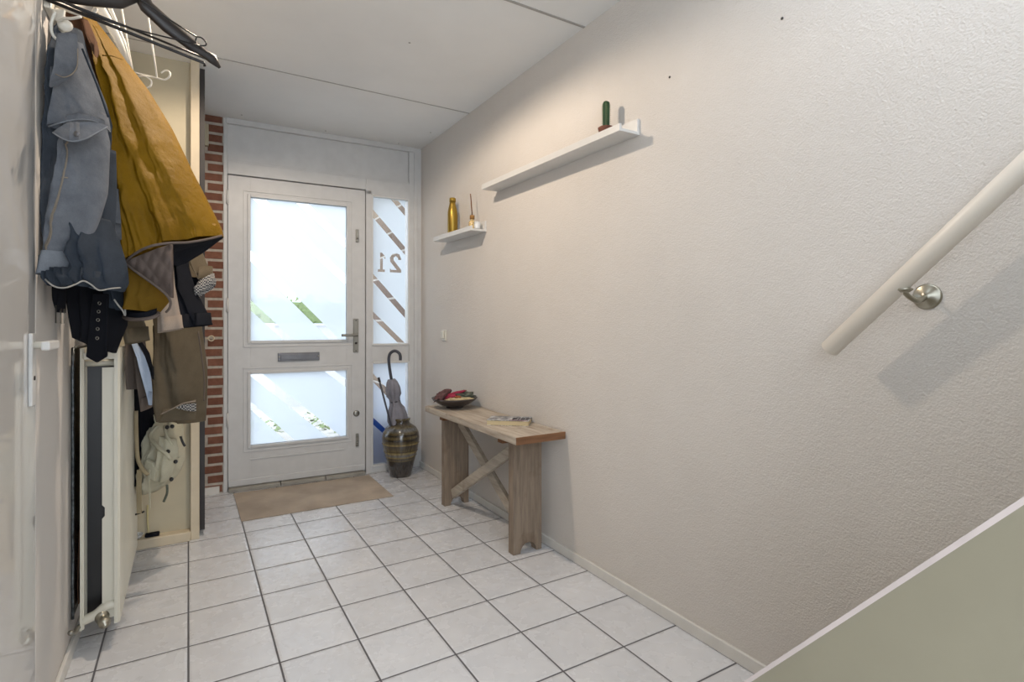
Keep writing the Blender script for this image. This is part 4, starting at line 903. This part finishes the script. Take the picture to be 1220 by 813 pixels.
def umbrella():
    fq = 4.19
    tip = VC+Vector((.035, .0, .07)); p1 = at(473, 497, 4.18); p0 = at(466, 450, 4.16)
    t = thing('umbrella', 'folded grey umbrella with a curved dark handle standing in the vase', 'umbrella', tip)
    d = (p0-tip)
    def A_(k): return tip+d*k
    # folded canopy with pleats
    bm = bmesh.new(); rings = []; S = 40; n = 26
    ks = [0.06+.92*i/n for i in range(n+1)]
    ax = d.normalized(); s = ax.orthogonal().normalized(); q = ax.cross(s)
    def rad(k):
        pts = [(.0, .01), (.3, .03), (.52, .06), (.62, .053), (.70, .034), (.76, .03), (.80, .046), (.88, .046), (.95, .035), (1, .016)]
        for (a, ra), (b, rb) in zip(pts, pts[1:]):
            if k <= b: return ra+(rb-ra)*(k-a)/(b-a)
        return .012
    for k in ks:
        r = rad(k)*1.15; rings.append([bm.verts.new(A_(k)+(s*math.cos(a+k*2)+q*math.sin(a+k*2))*r*(1+.16*math.sin(6*a+k*4))) for a in [2*math.pi*j/S for j in range(S)]])
    for i in range(n):
        for j in range(S): bm.faces.new([rings[i][j], rings[i][(j+1) % S], rings[i+1][(j+1) % S], rings[i+1][j]])
    bm.faces.new(rings[0][::-1]); bm.faces.new(rings[-1]); mesh_obj('canopy', bm, M['umbrella'], t, smooth=True)
    tb('ferrule', [tip-d*.02, tip+d*.12], .005, M['slate'], t, 8)
    bm = bmesh.new(); c = A_(.73); tube(bm, [c+(s*math.cos(a)+q*math.sin(a))*.034 for a in [2*math.pi*k/24 for k in range(25)]], .005, 6, caps=False); mesh_obj('tie_strap', bm, M['slate'], t, smooth=True)
    tb('crook_handle', [A_(.97), at(464.3, 440, 4.14), at(463.2, 428, 4.13), at(465.2, 421, 4.13), at(470.5, 418.3, 4.13), at(475.5, 421, 4.13), at(477, 425, 4.13), at(477, 429.5, 4.13)], [.010]*8 if False else .0115, M['slate'], t, 12, 6)
    t2 = thing('walking_stick', 'thin dark stick leaning left inside the floor vase', 'stick', VC+Vector((.0, .0, .08)))
    tb('shaft', [VC+Vector((-.01, -.02, .08)), at(464, 500, 4.12), at(451.5, 452, 4.06)], .007, M['slate'], t2, 10)
    tb('tip_cap', [at(452.3, 455, 4.06), at(451, 450, 4.06)], .009, M['black'], t2, 10)
umbrella()

# ------------------------------------------------------------------ picture ledges and what stands on them
def ledge(name, label, y0, y1, zt0, zt1):
    """zt: height of the lip's top at the near and the far end"""
    xf = 1.523; t = thing(name, label, 'shelf', (XW, (y0+y1)/2, zt0-.031))
    def pr(nm, prof):
        bm = bmesh.new(); a = [bm.verts.new((x, y0, zt0+z)) for x, z in prof]; b = [bm.verts.new((x, y1, zt1+z)) for x, z in prof]
        bm.faces.new(a); bm.faces.new(b[::-1]); n = len(prof)
        for i in range(n): bm.faces.new([a[i], b[i], b[(i+1) % n], a[(i+1) % n]])
        mesh_obj(nm, bm, M['white'], t, bevel=.0015)
    pr('front_lip', [(xf, -.031), (xf+.012, -.031), (xf+.012, 0), (xf, 0)])
    pr('shelf_board', [(xf+.012, -.031), (XW-.013, -.031), (XW-.013, -.018), (xf+.012, -.018)])
    pr('back_plate', [(XW-.013, -.031), (XW, -.031), (XW, .037), (XW-.013, .037)])
ledge('picture_ledge', 'long white picture ledge high on the right wall holding the cactus', 1.69, 2.915, 2.000, 2.014)
ledge('picture_ledge', 'short white picture ledge near the front door holding the gold bottle', 3.06, 3.67, 1.790, 1.797)
def small_things():
    c = Vector((1.575, 1.835, 1.983))
    t = thing('potted_cactus', 'small columnar cactus in a shallow terracotta pot on the long ledge', 'potted cactus', c)
    lt('pot', [(.024, 0), (.029, .02), (.034, .042), (.036, .05), (.032, .052), (.030, .044)], c, M['terracotta'], t, 32, close_top=True)
    lt('soil', [(.030, .040), (.0285, .046)], c, M['soil'], t, 24)
    bm = bmesh.new(); rings = []; S = 48; n = 26
    for i in range(n+1):
        z = .044+.125*i/n; k = i/n; r = .0150*(math.sqrt(max(.02, 1-((k-.86)/.14)**2)) if k > .86 else 1)*(.92+.08*k)
        rings.append([bm.verts.new(c+Vector((r*(1+.16*math.cos(6*a))*math.cos(a), r*(1+.16*math.cos(6*a))*math.sin(a), z))) for a in [2*math.pi*j/S for j in range(S)]])
    for i in range(n):
        for j in range(S): bm.faces.new([rings[i][j], rings[i][(j+1) % S], rings[i+1][(j+1) % S], rings[i+1][j]])
    bm.faces.new(rings[0][::-1]); bm.faces.new(rings[-1]); mesh_obj('cactus_stem', bm, M['cactus'], t, smooth=True)
    bm = bmesh.new()
    for j in range(6):
        a = math.pi/3*j
        for i in range(11):
            p = c+Vector((.0172*math.cos(a), .0172*math.sin(a), .055+i*.009))
            for e in (-.5, .5):
                tube(bm, [p, p+Vector((.005*math.cos(a+e), .005*math.sin(a+e), .002))], .0004, 4)
    sp = mesh_obj('spines', bm, M['spine'], t); sp['kind'] = 'stuff'
    c = Vector((1.577, 3.455, 1.777))
    t = thing('gold_bottle', 'gold metal drinking bottle on the short ledge', 'bottle', c)
    lt('bottle_body', [(.033, 0), (.035, .004), (.035, .15), (.034, .17), (.028, .20), (.022, .222), (.0205, .238)], c, M['gold'], t, 40)
    lt('cap', [(.0225, .240), (.0225, .264), (.020, .268)], c, M['gold'], t, 32)
    c = Vector((1.575, 3.147, 1.777))
    t = thing('reed_diffuser', 'small speckled gold diffuser bottle with a reed on the short ledge', 'diffuser', c)
    lt('bottle_body', [(.021, 0), (.023, .003), (.023, .048), (.019, .056), (.010, .064), (.010, .07)], c, M['leopard'], t, 32)
    lt('collar', [(.0155, .070), (.0155, .095)], c, M['cork'], t, 24)
    tb('reed', [c+Vector((0, 0, .09)), c+Vector((-.008, .008, .235))], .0032, M['reed'], t, 8)
    tb('reed', [c+Vector((.002, 0, .09)), c+Vector((-.004, .012, .225))], .0028, M['reed'], t, 8)
    c = Vector((1.585, 3.095, 1.777))
    o = lt('candle_glass', [(.018, 0), (.020, .004), (.021, .045), (.019, .045), (.018, .01), (.0, .008)], c, M['whiteglass'], None, 28, close_top=False)
    rebase(o, c); tag(o, 'small milky candle glass right of the diffuser on the short ledge', 'candle glass')
    # wall switch
    t = thing('wall_switch', 'small aged white switch box on the right wall left of the bench', 'switch', (XW, 3.72, 1.09))
    bx('back_box', (XW-.012, 3.685, 1.045), (XW, 3.755, 1.125), M['socket'], t, .003)
    bx('rocker', (XW-.026, 3.70, 1.06), (XW-.012, 3.742, 1.115), M['socket'], t, .005)
    for i, (x, y, lab) in enumerate(((932, 22, 'dark nail hole plug high on the right wall, nearer the top edge'), (798, 92, 'dark nail hole plug in the right wall above the long ledge'))):
        u = (x-CXP)/F_PX; ff = XW/(u*cosY+sinY); p = at(x, y, ff)
        o = lt('wall_plug', [(.0045, 0), (.0045, .002), (.002, .003)], p, M['dot'], None, 12, axis=(-1, 0, 0)); rebase(o, p); tag(o, lab, 'wall plug')
    # ceiling screw caps
    labs = ['far left', 'middle', 'right', 'right corner upper', 'right corner lower', 'near centre']
    pts = ((288, 137, 'grey screw cap in the ceiling above the left door jamb'), (388, 156, 'grey screw cap in the ceiling above the middle of the front door'), (475, 171, 'grey screw cap in the ceiling above the sidelight'),
           (491, 176, 'grey screw cap in the ceiling tight in the far right corner'), (513, 158, 'grey screw cap in the ceiling beside the right wall near the corner'), (488, 51, 'lone grey screw cap in the middle ceiling board'))
    for x, y, lab in pts:
        ff = (ZC-CAMH)*F_PX/(CYP-y); p = at(x, y, ff); p.z = ZC+.001
        o = lt('screw_cap', [(.006, 0), (.006, .002), (.003, .003)], p, M['joint'], None, 12, axis=(0, 0, -1)); rebase(o, p); tag(o, lab, 'screw cap', 'ceiling screw caps')
small_things()

# ------------------------------------------------------------------ handrail and stair
def handrail():
    a = Vector((1.55, .855, 1.100)); b = Vector((1.55, -.35, 2.295)); d = (b-a).normalized()
    t = thing('handrail', 'round cream handrail rising along the right wall on a metal bracket', 'handrail', a)
    tb('rail', [a, a+d*.003, b], [.0225, .0245, .0245], M['rail'], t, 40)
    for k in (.155, .85):
        s = a.lerp(b, k); s2 = s-UP*.026
        w = Vector((XW, s.y-.018, s.z-.042))
        br = lt('bracket_rose', [(.033, 0), (.033, .003), (.029, .006), (.014, .009), (.009, .016)], w, M['nickel'], t, 32, axis=(-1, 0, 0))
        tb('bracket_arm', [w+Vector((-.008, 0, 0)), w+Vector((-.045, .002, -.012)), s2+Vector((.022, -.004, -.018)), s2+Vector((0, 0, -.002))], .0065, M['nickel'], br, 12, 6)
        n = Vector((0, d.z, -d.y))*-1; bm = bmesh.new(); c = s-Vector((0, -d.z, d.y)).normalized()*.0
        lt('saddle', [(.020, 0), (.020, .004), (.012, .010)], s2+UP*.003, M['nickel'], t, 20, axis=(0, 0, -1))
handrail()
def stair():
    x0, x1 = .80, .835
    t = thing('staircase', 'khaki painted closed stair side panel in the lower right foreground', 'staircase', (1.2, .4, 0))
    tn = 1.1462; yA = .568; zA = .580; yz0 = yA+zA/tn
    y_end = -1.2; z_end = zA+(yA-y_end)*tn
    bm = bmesh.new(); prism(bm, [(x0, yz0, 0), (x0, y_end, 0), (x0, y_end, z_end), ], (x1-x0, 0, 0)); mesh_obj('side_panel', bm, M['stair'], t)
    bm = bmesh.new(); prism(bm, [(x0-.001, yz0+.008, 0), (x0-.001, yz0, 0), (x0-.001, y_end, z_end), (x0-.001, y_end, z_end+.010)], (x1-x0+.002, 0, 0)); mesh_obj('panel_edge', bm, M['pinkedge'], t)
    n = 9
    for i in range(n):
        z = .205*(i+1)-.08; y = yz0-.12-.18*i
        if z < .04: continue
        bx('tread', (x1, y-.2, z), (XW-.004, y+.0, z+.03), M['stair'], t, .003)
        bx('riser', (x1, y-.02, max(0, z-.205)), (XW-.004, y-.005, z), M['stair'], t, .001)
stair()

# ------------------------------------------------------------------ lamp
t = thing('ceiling_lamp', 'small round ceiling spotlight just above the top edge of the view', 'ceiling lamp', (.45, 2.44, ZC))
lt('ring', [(.045, 0), (.045, .006), (.032, .008), (.030, .002)], (.45, 2.44, ZC), M['white_lamp'], t, 32, axis=(0, 0, -1), close_top=False)
em = N('warm_bulb'); em.b.inputs['Emission Color'].default_value = (1, .8, .58, 1); em.b.inputs['Emission Strength'].default_value = 12
lt('bulb', [(.028, .001), (.024, .006), (.01, .010)], (.45, 2.44, ZC), em.m, t, 24, axis=(0, 0, -1))
def lamp(name, typ, loc, energy, color, size=.05, rot=(0, 0, 0), **kw):
    l = bpy.data.lights.new(name, typ); l.energy = energy; l.color = color
    if typ == 'AREA': l.size = size; l.shape = kw.pop('shape', 'SQUARE'); 
    elif typ in ('POINT', 'SPOT'): l.shadow_soft_size = size
    for k, v in kw.items(): setattr(l, k, v)
    o = bpy.data.objects.new(name, l); o.location = loc; o.rotation_euler = rot; COL.objects.link(o); return o
WARM = (1, .83, .66)
lamp('ceiling_spot_light', 'SPOT', (.45, 2.44, 2.575), 92, WARM, .035, spot_size=math.radians(172), spot_blend=.25)
lamp('stairwell_fill', 'AREA', (1.2, -.3, 3.6), 8, (1, .93, .86), 1.0)  # added soft fill over the stair opening, no fitting modelled
lamp('rear_fill', 'AREA', (-.1, -1.5, 1.5), 40, (.90, .95, 1), 2.2, rot=(math.radians(90), 0, 0), shape='SQUARE')  # added fill panel behind the camera, brightens the hall
# sky
w = bpy.data.worlds.new('overcast_sky'); SC.world = w; w.use_nodes = True; nt = w.node_tree
bg = nt.nodes['Background']; bg.inputs['Color'].default_value = (.78, .88, 1, 1); bg.inputs['Strength'].default_value = 3.5

# ------------------------------------------------------------------ camera
cam = bpy.data.cameras.new('camera'); co = bpy.data.objects.new('camera', cam); COL.objects.link(co)
cam.sensor_fit = 'HORIZONTAL'; cam.sensor_width = 36; cam.lens = F_PX/1220*36
cam.shift_x = (610-CXP)/1220; cam.shift_y = (CYP-406.5)/1220
co.location = (0, 0, CAMH); co.rotation_euler = (math.pi/2, 0, -YAW); cam.clip_start = .02
SC.camera = co
vs = SC.view_settings; vs.view_transform = 'Standard'; vs.look = 'None'; vs.gamma = 1; vs.exposure = -.4
try: vs.use_curve_mapping = False
except Exception: pass
